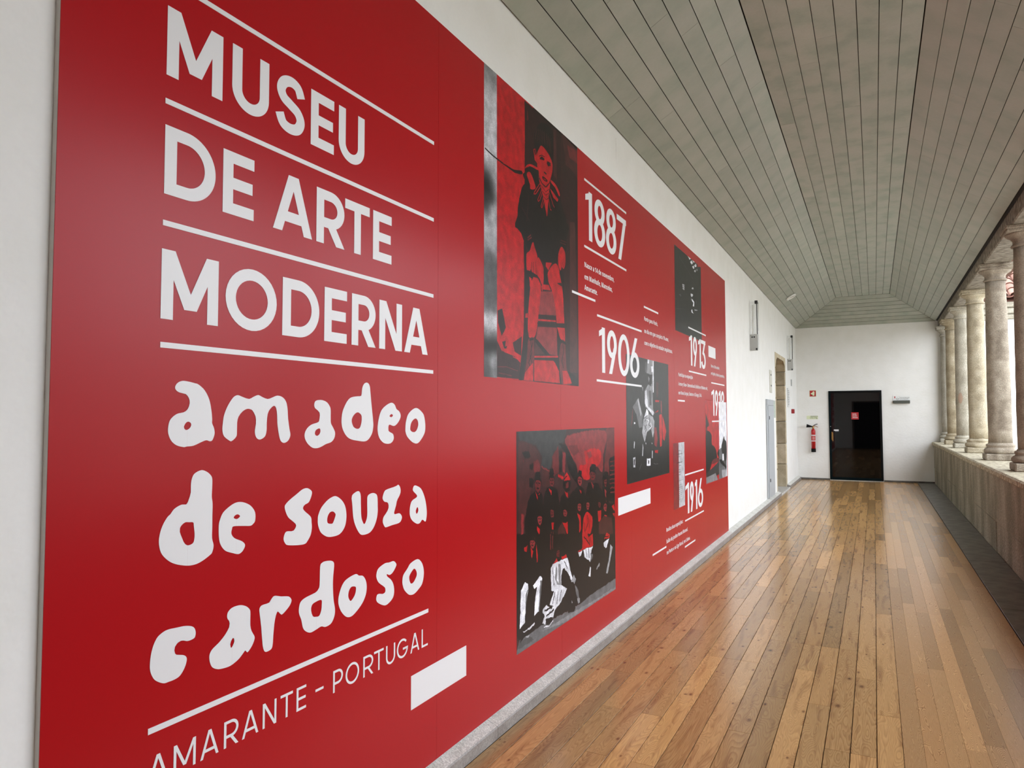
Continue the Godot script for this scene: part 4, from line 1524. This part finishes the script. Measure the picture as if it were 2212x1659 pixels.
func make_columns() -> void:
	var labels := {-9.02: "brown shaded granite column, the nearest one in view, cut by the right edge",
		-11.16: "mottled granite column with a dark crack, second nearest in view",
		-13.28: "yellowish granite column with an eroded base, third nearest in view",
		-15.2: "pale grey granite column with a pinkish patch on its shaft",
		-17.05: "slender looking sandy column just before the one at the far wall",
		-18.31: "grey granite half column standing against the far wall"}
	var tone := {-9.02: 0, -11.16: 1, -13.28: 2, -15.2: 3, -17.05: 4, -18.31: 5}
	var i := 0
	for z in column_z() + [-18.31]:
		var label: String = labels.get(z, ["granite column nearest the white corner pier", "granite column second from the white corner pier", "granite column third from the white corner pier"][mini(i, 2)])
		var o := thing("stone_column", label, "column", Vector3(COLUMN_X, PARAPET_Y, z), "granite columns on the parapet")
		var m: Material = M.granite[tone.get(z, i % 6)]
		var st := begin()
		box(st, Vector3(-0.185, 0, -0.185 if z > -18 else -0.13), Vector3(0.185, 0.085, 0.185), 0.012)
		part("plinth", st, m, o)
		var rough := 0.022 if z == -13.28 else 0.008
		st = begin()
		lathe(st, [Vector2(0.01, 0.084), Vector2(0.165, 0.084), Vector2(0.184, 0.098), Vector2(0.19, 0.118), Vector2(0.184, 0.14), Vector2(0.168, 0.155), Vector2(0.158, 0.16), Vector2(0.155, 0.172), Vector2(0.162, 0.182), Vector2(0.164, 0.194), Vector2(0.156, 0.206), Vector2(0.14, 0.212), Vector2(0.135, 0.226), Vector2(0.02, 0.226)], 40, rough, 7 + i)
		part("base", st, m, o)
		st = begin()
		var prof := [Vector2(0.02, 0.222)]
		for k in 15:
			var t := k / 14.0
			prof.append(Vector2(lerpf(0.133, 0.113, t) + 0.005 * sin(t * PI), lerpf(0.222, 2.345, t)))
		prof.append(Vector2(0.02, 2.345))
		lathe(st, prof, 40, 0.006, 17 + i)
		part("shaft", st, m, o)
		st = begin()
		lathe(st, [Vector2(0.02, 2.343), Vector2(0.122, 2.343), Vector2(0.134, 2.352), Vector2(0.134, 2.366), Vector2(0.122, 2.376), Vector2(0.117, 2.384), Vector2(0.118, 2.42), Vector2(0.126, 2.428), Vector2(0.13, 2.436), Vector2(0.14, 2.444), Vector2(0.162, 2.458), Vector2(0.178, 2.474), Vector2(0.184, 2.49), Vector2(0.02, 2.49)], 40, 0.006, 27 + i)
		part("capital", st, m, o)
		st = begin()
		var zl := -0.2 if z > -18 else -0.135
		box(st, Vector3(-0.19, 2.488, zl), Vector3(0.19, 2.522, 0.19), 0.006)
		box(st, Vector3(-0.2, 2.52, zl), Vector3(0.2, 2.56, 0.2), 0.008)
		nest(o.get_node("capital"), part("abacus", st, m, o))
		if z == -15.2:
			st = begin()
			for s in 6:
				var a0 := deg_to_rad(104.0 + s * 5.5)
				var a1 := deg_to_rad(104.0 + (s + 1) * 5.5)
				var h0: float = [0.2, 0.66, 0.85, 0.9, 0.84, 0.6, 0.15][s] * 0.11
				var h1: float = [0.2, 0.66, 0.85, 0.9, 0.84, 0.6, 0.15][s + 1] * 0.11
				quad(st, Vector3(cos(a0), 0, sin(a0)) * 0.1375 + Vector3(0, 0.9 - h0, 0), Vector3(cos(a0), 0, sin(a0)) * 0.1375 + Vector3(0, 0.9 + h0, 0), Vector3(cos(a1), 0, sin(a1)) * 0.1375 + Vector3(0, 0.9 + h1, 0), Vector3(cos(a1), 0, sin(a1)) * 0.1375 + Vector3(0, 0.9 - h1, 0), 0)
			nest(o.get_node("shaft"), part("repair_patch", st, plain(176, 150, 130, 0.9), o))
		i += 1

# ------------------------------------------------------------------ beyond the columns
func make_courtyard() -> void:
	var wz := -19.2
	tag(boxpart("wall_court_far", Vector3(PARAPET_X + 0.46, -4.3, wz - 0.4), Vector3(15.5, 3.68, wz), 0.0, M.far_plaster, self), "white wall of the wing across the courtyard seen between columns", "wall", "", "structure")
	tag(boxpart("wall_court_side", Vector3(15.0, -4.3, wz), Vector3(15.5, 3.68, 6.0), 0.0, M.far_stone, self), "pale wall of the wing opposite the gallery", "wall", "", "structure")
	tag(boxpart("wall_court_near", Vector3(2.4, -4.3, 5.6), Vector3(15.0, 3.68, 6.0), 0.0, M.far_stone, self), "pale wall of the wing behind the viewer's courtyard corner", "wall", "", "structure")
	tag(boxpart("ground", Vector3(1.7, -4.6, wz), Vector3(15.0, -4.3, 5.6), 0.0, plain(204, 200, 190, 0.9), self), "pale paved ground of the courtyard below", "ground", "", "structure")
	var co := setting("trim_3", "moulded granite cornice under the tiled eaves across the courtyard", "cornice")
	for r in [[3.68, 3.8, 0.06], [3.8, 3.94, 0.11], [3.94, 4.06, 0.17]]:
		boxpart("cornice_course", Vector3(PARAPET_X + 0.46, r[0] + 0.002, wz - 0.3), Vector3(15.0, r[1], wz + r[2]), 0.02, M.granite[3], co)
	var rf := setting("roof_far", "clay tiled roof across the courtyard seen between columns", "roof")
	var st := begin()
	prism(st, [Vector3(1.7, 4.07, wz + 0.2), Vector3(1.7, 6.2, wz - 4.2), Vector3(1.7, 6.1, wz - 4.25), Vector3(1.7, 3.99, wz - 0.3)], Vector3(14.3, 0, 0))
	part("roof_deck", st, M.tile[2], rf)
	var slope := Vector3(0, 6.2 - 4.07, -4.4).normalized()
	var up := Vector3(0, 4.4, 6.2 - 4.07).normalized()
	# one cover tile and one channel tile, then copies up the slope
	var cover := half_pipe(0.1, 0.085, 0.46, slope, up, 1.0)
	var channel := half_pipe(0.1, 0.085, 0.46, slope, up, -1.0)
	for col in 14:
		for row in 10:
			for kind in 2:
				var o := MeshInstance3D.new()
				o.mesh = cover if kind == 0 else channel
				o.name = "roof_tile"
				o.material_override = M.tile[rng.randi_range(0, 3)]
				rf.add_child(o, true)
				var base := Vector3(1.78 + col * 0.21 + (0.105 if kind else 0.0), 4.085, wz + 0.3)
				o.position = base + slope * (row * 0.38 + (0.03 if kind == 0 else 0.0)) + up * ((0.065 if kind == 0 else 0.1) + row * 0.0)

func half_pipe(r0: float, r1: float, length: float, dir: Vector3, up: Vector3, sgn: float) -> ArrayMesh:
	var st := begin()
	var side := Vector3.RIGHT
	for k in 8:
		var a0 := PI * k / 8.0
		var a1 := PI * (k + 1) / 8.0
		for lay_ in 2:
			var d := 0.0 if lay_ == 0 else -0.014
			var p := func(a: float, r: float, t: float) -> Vector3: return side * cos(a) * (r + d) + up * sin(a) * (r + d) * 0.75 * sgn + dir * t
			var lift := up * 0.02
			quad(st, p.call(a0, r0, 0.0) + lift, p.call(a1, r0, 0.0) + lift, p.call(a1, r1, length), p.call(a0, r1, length), 0)
		var q := func(a: float, dd: float) -> Vector3: return side * cos(a) * (r0 + dd) + up * sin(a) * (r0 + dd) * 0.75 * sgn + up * 0.02
		quad(st, q.call(a0, 0.0), q.call(a1, 0.0), q.call(a1, -0.014), q.call(a0, -0.014))
	st.generate_normals()
	return st.commit()

# ------------------------------------------------------------------ the red panel
func make_panel() -> void:
	var o := thing("exhibition_panel", "huge red museum panel with white lettering and printed photographs on the long wall", "panel", Vector3(PANEL_X, 0, PANEL_Z))
	o.basis = Basis(Vector3(0, 0, -1), Vector3(0, 1, 0), Vector3(1, 0, 0))      # x along the wall, y up, z out of the wall
	boxpart("backing_board", Vector3(0, 0.083, -0.0195), Vector3(8.225, 3.222, -0.0022), 0.0, M.board, o)
	var seams := [0.0, 1.59, 2.92, 4.265, 5.605, 6.93, 8.225]
	for i in 6:
		boxpart("vinyl_sheet", Vector3(seams[i] + (0.0005 if i else 0.0), 0.083, -0.0021), Vector3(seams[i + 1] - 0.0005, 3.222, 0.0), 0.0, M.red, o)
	# printed photographs
	for p in [["boy", 1.991, 3.205, 1.693, 3.221, 800, 1000, "old photograph of a seated child in a dark jacket"], ["group", 2.332, 3.883, 0.289, 1.425, 1000, 732, "old photograph of a group of people in a yard"], ["stage", 4.163, 5.39, 0.998, 1.973, 640, 520, "dark photograph of costumed figures"], ["studio", 5.664, 6.816, 2.316, 3.131, 560, 400, "dark photograph of a room with a skylight"], ["leaflet", 5.53, 5.96, 0.648, 1.256, 260, 360, "reproduction of a printed leaflet"], ["street", 6.945, 8.185, 0.762, 1.68, 480, 360, "photograph of a street with a spired building"]]:
		var ps := print_sheet("photo_print", p[1], p[2], p[3], p[4], picture(p[0], p[5], p[6]), 0.3, o)
		ps.set_meta("label", p[7])
	for b in [[1.405, 1.829, 0.348, 0.480], [3.955, 4.775, 0.792, 0.918], [7.158, 7.552, 2.178, 2.304]]:
		boxpart("white_label", Vector3(b[0], b[2], 0.0), Vector3(b[1], b[3], 0.0008), 0.0, M.ink, o)
	# the title
	for y in [2.669, 2.338, 2.012, 1.690]: rule(0.273, 1.554, y, 0.0148, o)
	rule(0.262, 1.5238, 0.7077, 0.0152, o)
	word("title_word", "MUSEU", [0.2742, 0.4548, 0.4887, 0.6296, 0.654, 0.7887, 0.8135, 0.9268, 0.9513, 1.0919], 2.409, 2.597, 0.0366, 0.034, o, M.ink)
	word("title_word", "DEARTE", [0.2742, 0.4363, 0.462, 0.5763, 0.6528, 0.8257, 0.8452, 0.9851, 0.9888, 1.1257, 1.1459, 1.26], 2.0895, 2.2745, 0.0366, 0.034, o, M.ink)
	word("title_word", "MODERNA", [0.2717, 0.4529, 0.4781, 0.6734, 0.6977, 0.8637, 0.8884, 1.0032, 1.0295, 1.1646, 1.1872, 1.3311, 1.3458, 1.5121], 1.7585, 1.943, 0.0366, 0.034, o, M.ink)
	word("subtitle_word", "AMARANTE", [0.262, 0.3235, 0.3377, 0.4057, 0.4205, 0.4811, 0.4988, 0.5497, 0.5629, 0.6244, 0.6406, 0.6951, 0.7119, 0.7637, 0.7801, 0.8226], 0.569, 0.642, 0.0082, 0.0082, o, M.ink)
	word("subtitle_dash", "-", [0.8654, 0.9037], 0.569, 0.642, 0.0082, 0.0082, o, M.ink)
	word("subtitle_word", "PORTUGAL", [0.9504, 1.0, 1.0139, 1.0862, 1.1092, 1.1654, 1.1705, 1.2273, 1.2421, 1.2987, 1.3097, 1.3819, 1.3988, 1.4597, 1.4767, 1.5212], 0.569, 0.642, 0.0082, 0.0082, o, M.ink)
	var words := {}
	for h in BRUSH:
		if not words.has(h[0]): words[h[0]] = begin()
		brush_letter(words[h[0]], h[1], h[2])
	for k in words: part("brush_word", words[k], M.ink, o)
	# the years and their notes
	word("year", "1887", [3.3405, 3.4648, 3.5011, 3.721, 3.7379, 3.9623, 3.9753, 4.1925], 2.664, 2.99, 0.062, 0.04, o, M.ink)
	word("year", "1906", [3.5804, 3.6993, 3.7402, 3.9514, 3.9801, 4.2508, 4.2602, 4.5023], 1.803, 2.115, 0.062, 0.04, o, M.ink)
	word("year", "1913", [6.2113, 6.35, 6.3894, 6.5712, 6.6247, 6.7575, 6.7686, 6.9971], 2.022, 2.333, 0.062, 0.04, o, M.ink)
	word("year", "1918", [7.2819, 7.44, 7.4729, 7.6634, 7.7079, 7.8271, 7.8432, 8.0578], 1.512, 1.812, 0.062, 0.04, o, M.ink)
	word("year", "1916", [5.978, 6.1325, 6.167, 6.3348, 6.3865, 6.4919, 6.5217, 6.7678], 0.552, 0.852, 0.062, 0.04, o, M.ink)
	for b in [[3.325, 4.2, 3.051], [3.317, 4.192, 2.609], [3.547, 4.575, 2.186], [3.53, 4.56, 1.7455], [6.194, 7.023, 2.402], [6.193, 7.022, 1.959], [7.289, 8.082, 1.889], [7.294, 8.081, 1.448], [5.974, 6.816, 0.935], [5.955, 6.793, 0.495], [3.102, 3.5145, 2.278], [4.645, 5.0735, 2.3965], [5.727, 6.0015, 1.6545], [4.823, 5.251, 0.363], [5.931, 6.375, 0.249]]:
		rule(b[0], b[1], b[2], 0.0148, o)
	for t in [["Nasce a 14 de novembro,", 3.32, 3.905, 2.472], ["em Manhufe, Mancelos,", 3.3185, 3.865, 2.393], ["Amarante.", 3.317, 3.557, 2.323],
			["Parte para Paris,", 4.651, 5.055, 2.284], ["no dia em que completa 19 anos,", 4.65, 5.414, 2.183], ["com o objetivo de estudar arquitetura.", 4.647, 5.545, 2.086],
			["Participa na exposição", 5.764, 6.358, 1.886], ["Armory Show- International Exhibition of Modern Art,", 5.76, 7.08, 1.798], ["em Nova Iorque, Boston e Chicago, EUA.", 5.755, 6.77, 1.713],
			["Morre a 25 de outubro,", 7.284, 7.787, 2.066], ["em Espinho, vítima de pneumónica.", 7.277, 8.088, 1.981],
			["Realiza duas exposições:", 5.262, 5.864, 0.489], ["Salão do Jardim Passos Manuel,", 5.257, 6.057, 0.389], ["no Porto e na Liga Naval, em Lisboa.", 5.266, 6.149, 0.291]]:
		small(t[0], t[1], t[2], t[3], 0.033, o, M.ink)

# ------------------------------------------------------------------ things on the far wall (drawn facing +Z)
func make_end_wall() -> void:
	var d := setting("door_3", "dark glass door in a blackish green metal frame at the far end", "door")
	d.position = Vector3(0, 0, END_Z)
	var x0 := -0.962
	var x1 := 0.16
	boxpart("frame_stile", Vector3(x0, 0.012, 0.0005), Vector3(x0 + 0.05, 2.106, 0.03), 0.003, M.frame, d)
	boxpart("frame_stile", Vector3(x1 - 0.048, 0.012, 0.0005), Vector3(x1, 2.106, 0.03), 0.003, M.black, d)
	boxpart("frame_head", Vector3(x0 + 0.05, 2.056, 0.0005), Vector3(x1 - 0.048, 2.106, 0.03), 0.003, M.black, d)
	boxpart("frame_foot", Vector3(x0 + 0.05, 0.012, 0.0005), Vector3(x1 - 0.048, 0.075, 0.03), 0.003, M.frame, d)
	boxpart("glass_pane", Vector3(x0 + 0.05, 0.075, 0.0005), Vector3(x1 - 0.048, 2.056, 0.012), 0.0, M.door_glass, d)
	boxpart("sill", Vector3(x0, 0.0, 0.0005), Vector3(x1, 0.012, 0.045), 0.002, M.curb, d)
	var h := begin()
	tube(h, [Vector3(-0.9, 1.115, 0.03), Vector3(-0.9, 1.115, 0.07), Vector3(-0.88, 1.115, 0.075)], 0.008)
	box(h, Vector3(-0.893, 0.92, 0.066), Vector3(-0.873, 1.13, 0.084), 0.005)
	box(h, Vector3(-0.913, 0.95, 0.03), Vector3(-0.892, 1.14, 0.038), 0.003)
	part("handle", h, M.brass, d)
	boxpart("lock", Vector3(-0.937, 1.258, 0.03), Vector3(-0.921, 1.274, 0.036), 0.003, M.steel, d)
	# notice on the glass
	var n := thing("door_notice", "small square red notice stuck on the dark glass door", "sign", Vector3(-0.403, 1.516, END_Z + 0.0122))
	boxpart("sheet", Vector3(-0.078, -0.083, 0), Vector3(0.078, 0.083, 0.002), 0.0, M.sign_red, n)
	for k in 3: small(["MUSEU", "DE ARTE", "MODERNA"][k], -0.05, [0.03, 0.04, 0.055][k], 0.028 - k * 0.04, 0.024, n, M.ink, "text_line", 0.0026)
	var l := thing("door_label", "small white sticker above the handle of the dark glass door", "sticker", Vector3(-0.808, 1.173, END_Z + 0.0122))
	boxpart("sheet", Vector3(-0.052, -0.006, 0), Vector3(0.052, 0.022, 0.001), 0.0, M.ink, l)
	boxpart("tab", Vector3(-0.03, -0.024, 0), Vector3(0.05, -0.0062, 0.001), 0.0, plain(150, 152, 156, 0.5), l)
	# fire sign
	var f := thing("fire_sign", "square red fire sign with a pale pictogram high on the far wall", "sign", Vector3(-1.305, 2.055, END_Z + 0.0005))
	boxpart("plate", Vector3(-0.077, -0.078, 0), Vector3(0.077, 0.078, 0.003), 0.001, M.sign_pale, f)
	boxpart("red_field", Vector3(-0.068, -0.07, 0.003), Vector3(0.068, 0.07, 0.0036), 0.0, M.sign_red, f)
	var pg := begin()
	prism(pg, [Vector3(-0.005, -0.05, 0.0037), Vector3(0.035, -0.05, 0.0037), Vector3(0.04, 0.04, 0.0037), Vector3(0.02, 0.055, 0.0037), Vector3(0.0, 0.045, 0.0037), Vector3(-0.012, 0.02, 0.0037), Vector3(-0.045, 0.005, 0.0037), Vector3(-0.04, -0.02, 0.0037), Vector3(-0.01, -0.02, 0.0037)], Vector3(0, 0, 0.0006))
	part("pictogram", pg, M.sign_pale, f)
	# extinguisher label
	var e := thing("extinguisher_sign", "pale green strip sign just above the fire extinguisher", "sign", Vector3(-1.326, 1.479, END_Z + 0.0005))
	boxpart("plate", Vector3(-0.126, -0.042, 0), Vector3(0.126, 0.042, 0.003), 0.001, M.sign_pale, e)
	boxpart("border", Vector3(-0.04, 0.026, 0.003), Vector3(0.122, 0.036, 0.0034), 0.0, M.dark_text, e)
	small("CO2 5 kg", -0.05, 0.11, -0.02, 0.032, e, M.dark_text, "text_line", 0.0036)
	extinguisher()
	# wall plaque over a dark box
	var p := thing("wall_plaque", "white plaque with a red mark and grey text right of the glass door", "sign", Vector3(0.556, 1.92, END_Z + 0.0005))
	boxpart("plate", Vector3(-0.174, -0.053, 0), Vector3(0.174, 0.053, 0.006), 0.001, M.white_paint, p)
	boxpart("red_mark", Vector3(-0.138, -0.002, 0.006), Vector3(-0.118, 0.04, 0.0066), 0.0, M.sign_red, p)
	var ov := begin()
	var ring := []
	for k in 16: ring.append(Vector2(-0.078 + cos(TAU * k / 16.0) * 0.024, -0.018 + sin(TAU * k / 16.0) * 0.016))
	ink_layer = 0.0
	ribbon(ov, ring, 0.003, true, func(q: Vector2) -> Vector3: return Vector3(q.x, q.y, 0.0066))
	part("emblem", ov, M.dark_text, p)
	boxpart("divider", Vector3(-0.035, -0.035, 0.006), Vector3(-0.032, 0.03, 0.0064), 0.0, M.dark_text, p)
	small("Conservador-Restaurador", -0.022, 0.165, 0.0, 0.016, p, M.dark_text, "text_line", 0.0066)
	small("Sala de Exposições", -0.022, 0.14, -0.028, 0.012, p, M.dark_text, "text_line", 0.0066)
	var s := thing("wall_box", "long dark grey box mounted directly under the white plaque", "box", Vector3(0.563, 1.83, END_Z + 0.0005))
	boxpart("body", Vector3(-0.165, -0.033, 0), Vector3(0.165, 0.033, 0.06), 0.005, plain(78, 80, 72, 0.5), s)
	boxpart("end_cap", Vector3(-0.169, -0.031, 0.004), Vector3(-0.1652, 0.031, 0.055), 0.001, M.dark_metal, s)

func extinguisher() -> void:
	var x := thing("fire_extinguisher", "slim red fire extinguisher with a black horn hung on the far wall", "fire extinguisher", Vector3(-1.308, 0.656, END_Z + 0.075))
	var st := begin()
	lathe(st, [Vector2(0.002, 0.0), Vector2(0.05, 0.0), Vector2(0.0515, 0.008), Vector2(0.0515, 0.082), Vector2(0.002, 0.082)], 24)
	part("base_boot", st, M.black, x)
	st = begin()
	lathe(st, [Vector2(0.002, 0.081), Vector2(0.047, 0.081), Vector2(0.047, 0.49), Vector2(0.044, 0.515), Vector2(0.036, 0.535), Vector2(0.024, 0.546), Vector2(0.02, 0.56), Vector2(0.002, 0.56)], 28)
	part("cylinder", st, M.red_paint, x)
	for b in [[0.255, 0.275], [0.385, 0.41]]:
		st = begin()
		lathe(st, [Vector2(0.0474, b[0]), Vector2(0.0478, b[0]), Vector2(0.0478, b[1]), Vector2(0.0474, b[1])], 28)
		nest(x.get_node("cylinder"), part("white_band", st, M.ink, x))
	st = begin()
	for k in 8:
		var a0 := deg_to_rad(45 + k * 9.0)
		var a1 := deg_to_rad(45 + (k + 1) * 9.0)
		quad(st, Vector3(cos(a0), 0, sin(a0)) * 0.0477 + Vector3(0, 0.29, 0), Vector3(cos(a0), 0, sin(a0)) * 0.0477 + Vector3(0, 0.37, 0), Vector3(cos(a1), 0, sin(a1)) * 0.0477 + Vector3(0, 0.37, 0), Vector3(cos(a1), 0, sin(a1)) * 0.0477 + Vector3(0, 0.29, 0), 0)
	nest(x.get_node("cylinder"), part("instruction_label", st, plain(196, 120, 116, 0.5), x))
	st = begin()
	lathe(st, [Vector2(0.002, 0.555), Vector2(0.022, 0.555), Vector2(0.024, 0.575), Vector2(0.02, 0.6), Vector2(0.014, 0.625), Vector2(0.002, 0.625)], 16)
	part("valve", st, M.brass, x)
	st = begin()
	tube(st, [Vector3(0.0, 0.615, 0), Vector3(0.03, 0.645, 0.0), Vector3(0.07, 0.662, 0), Vector3(0.098, 0.665, 0)], 0.008)
	part("lever", st, M.black, x)
	st = begin()
	tube(st, [Vector3(0.0, 0.605, 0), Vector3(0.05, 0.622, 0), Vector3(0.105, 0.59, 0)], 0.007)
	part("carrying_handle", st, M.brass, x)
	st = begin()
	tube(st, [Vector3(-0.005, 0.6, 0.005), Vector3(-0.045, 0.61, 0.005)], 0.012, 0.016)
	tube(st, [Vector3(-0.045, 0.61, 0.005), Vector3(-0.145, 0.625, 0.01)], 0.018, 0.042, 16)
	part("discharge_horn", st, M.black, x)
	boxpart("wall_bracket", Vector3(-0.02, 0.40, -0.0745), Vector3(0.02, 0.5, -0.0485), 0.002, M.dark_metal, x)

# ------------------------------------------------------------------ things on the long wall beyond the panel
func make_left_wall_things() -> void:
	sconce(-11.27, "wall lamp with a steel box and glass sheet nearer the red panel", true)
	sconce(-16.5, "wall lamp with a steel box and glass sheet beyond the stone doorway", false)
	# tall metal cupboard front
	var c := thing("service_cabinet", "tall grey metal cabinet front beside the stone doorway", "cabinet", Vector3(WALL_X + 0.003, 0.09, -13.33))
	boxpart("body", Vector3(0, 0, -0.43), Vector3(0.02, 1.715, 0.43), 0.003, M.cabinet, c)
	boxpart("door_leaf", Vector3(0.02, 0.0, -0.425), Vector3(0.03, 1.6, 0.33), 0.003, M.cabinet, c)
	boxpart("top_strip", Vector3(0.02, 1.61, -0.425), Vector3(0.028, 1.71, 0.42), 0.003, M.cabinet, c)
	for y in [0.27, 1.36]: nest(c.get_node("door_leaf"), boxpart("lock", Vector3(0.03, y, 0.2), Vector3(0.037, y + 0.06, 0.25), 0.003, M.dark_metal, c))
	var s := thing("switch_plate", "narrow pale plate with two dark buttons above the grey cabinet", "switch", Vector3(WALL_X, 1.935, -13.6))
	boxpart("plate", Vector3(0, 0, -0.135), Vector3(0.012, 0.412, 0.135), 0.003, plain(205, 203, 190, 0.5), s)
	for y in [0.115, 0.31]: boxpart("button", Vector3(0.012, y, -0.02), Vector3(0.02, y + 0.028, 0.025), 0.003, M.dark_metal, s)
	var g := thing("evacuation_notice", "pale greenish notice sheet between the grey cabinet and stone doorway", "notice", Vector3(WALL_X, 1.48, -14.03))
	boxpart("sheet", Vector3(0, 0, -0.21), Vector3(0.004, 0.31, 0.21), 0.0, plain(206, 216, 202, 0.25), g)
	for k in 5: boxpart("drawn_block", Vector3(0.004, 0.05 + (k % 3) * 0.08, -0.17 + k * 0.065), Vector3(0.0046, 0.1 + (k % 3) * 0.08, -0.125 + k * 0.065), 0.0, plain(150, 178, 152, 0.4), g)
	boxpart("clip_rail", Vector3(0, 0.31, -0.21), Vector3(0.01, 0.322, 0.21), 0.002, M.steel, g)
	var t := thing("room_sign", "white sign with grey lines of text right of the stone doorway", "sign", Vector3(WALL_X, 1.708, -16.56))
	t.basis = Basis(Vector3(0, 0, -1), Vector3(0, 1, 0), Vector3(1, 0, 0))
	boxpart("plate", Vector3(-0.24, 0, 0), Vector3(0.24, 0.414, 0.012), 0.002, M.white_paint, t)
	boxpart("edge_strip", Vector3(-0.24, 0, 0.012), Vector3(-0.19, 0.414, 0.016), 0.001, M.steel, t)
	for k in 9: boxpart("text_line", Vector3(-0.13, 0.05 + k * 0.037, 0.012), Vector3(0.05 + 0.1 * ((k * 7) % 5) / 5.0, 0.064 + k * 0.037, 0.0124), 0.0, plain(120, 122, 120, 0.6), t)
	var a := thing("alarm_call_point", "small dark red alarm box near the far corner of the long wall", "alarm", Vector3(WALL_X, 1.572, -17.22))
	boxpart("housing", Vector3(0, 0, -0.05), Vector3(0.062, 0.1, 0.05), 0.006, plain(150, 34, 38, 0.4), a)
	boxpart("press_plate", Vector3(0.062, 0.025, -0.028), Vector3(0.064, 0.075, 0.028), 0.0, plain(120, 40, 42, 0.4), a)
	var r := thing("thermostat", "slim grey sensor above the alarm box on the long wall", "sensor", Vector3(WALL_X, 2.195, -17.22))
	boxpart("housing", Vector3(0, 0, -0.05), Vector3(0.016, 0.15, 0.05), 0.004, plain(168, 170, 168, 0.5), r)
	boxpart("cover_line", Vector3(0.016, 0.07, -0.045), Vector3(0.0166, 0.074, 0.045), 0.0, M.dark_metal, r)
	# recessed spotlight in the sloping boards
	var dir := Vector3(-0.72 - WALL_X, FLAT_Y - WALL_TOP, 0).normalized()
	var nrm := Vector3(dir.y, -dir.x, 0)
	var sp := thing("recessed_spotlight", "small white rimmed spotlight set in the sloping ceiling boards", "light fitting", Vector3(-1.378, WALL_TOP + (-1.378 - WALL_X - 0.008) * (FLAT_Y - WALL_TOP) / (0.942), -14.45) + nrm * 0.001)
	sp.basis = Basis(dir, nrm, dir.cross(nrm))
	var st := begin()
	lathe(st, [Vector2(0.06, 0.0), Vector2(0.098, 0.0), Vector2(0.1, 0.012), Vector2(0.094, 0.034), Vector2(0.076, 0.034), Vector2(0.068, 0.02), Vector2(0.06, 0.0)], 24)
	part("rim", st, M.white_paint, sp)
	st = begin()
	lathe(st, [Vector2(0.002, 0.002), Vector2(0.055, 0.002), Vector2(0.055, 0.012), Vector2(0.03, 0.008), Vector2(0.002, 0.008)], 20)
	part("lens", st, plain(110, 104, 92, 0.3), sp)

func sconce(z: float, label: String, with_screws: bool) -> void:
	var o := thing("wall_lamp", label, "wall lamp", Vector3(WALL_X, 2.51, z), "glass and steel wall lamps")
	boxpart("back_plate", Vector3(0, 0, -0.09), Vector3(0.006, 0.25, 0.0), 0.001, M.steel, o)
	boxpart("box_body", Vector3(0.006, 0.0, -0.06), Vector3(0.115, 0.245, 0.0), 0.003, M.steel, o)
	for x in [0.035, 0.065]:
		var st := begin()
		lathe(st, [Vector2(0.001, 0.0), Vector2(0.011, 0.0), Vector2(0.011, 0.002), Vector2(0.001, 0.002)], 12)
		var h := part("vent_hole", st, M.black, o, Vector3(x, 0.205, 0.0))
		h.rotation.x = PI / 2
		nest(o.get_node("box_body"), h)
	nest(o.get_node("box_body"), boxpart("foot_knob", Vector3(0.088, 0.002, 0.0), Vector3(0.112, 0.035, 0.014), 0.003, M.dark_metal, o))
	var rod := begin()
	tube(rod, [Vector3(0.108, 0.245, -0.02), Vector3(0.108, 0.735, -0.02)], 0.007, 0.007, 10)
	part("rod", rod, M.dark_metal, o)
	nest(o.get_node("rod"), boxpart("rod_cap", Vector3(0.078, 0.715, -0.04), Vector3(0.12, 0.765, 0.0), 0.003, M.dark_metal, o))
	boxpart("glass_sheet", Vector3(0.012, 0.245, -0.035), Vector3(0.1, 0.76, -0.029), 0.001, M.clear_glass, o)
	var tb := begin()
	tube(tb, [Vector3(0.05, 0.245, -0.02), Vector3(0.05, 0.7, -0.02)], 0.013, 0.013, 12)
	part("tube", tb, plain(226, 226, 220, 0.3), o)
	boxpart("glass_sheet", Vector3(0.125, 0.01, -0.05), Vector3(0.129, 0.74, 0.01), 0.001, M.clear_glass, o)
	if with_screws: boxpart("screw", Vector3(0.014, 0.015, 0.0), Vector3(0.02, 0.021, 0.002), 0.0, M.dark_metal, o)
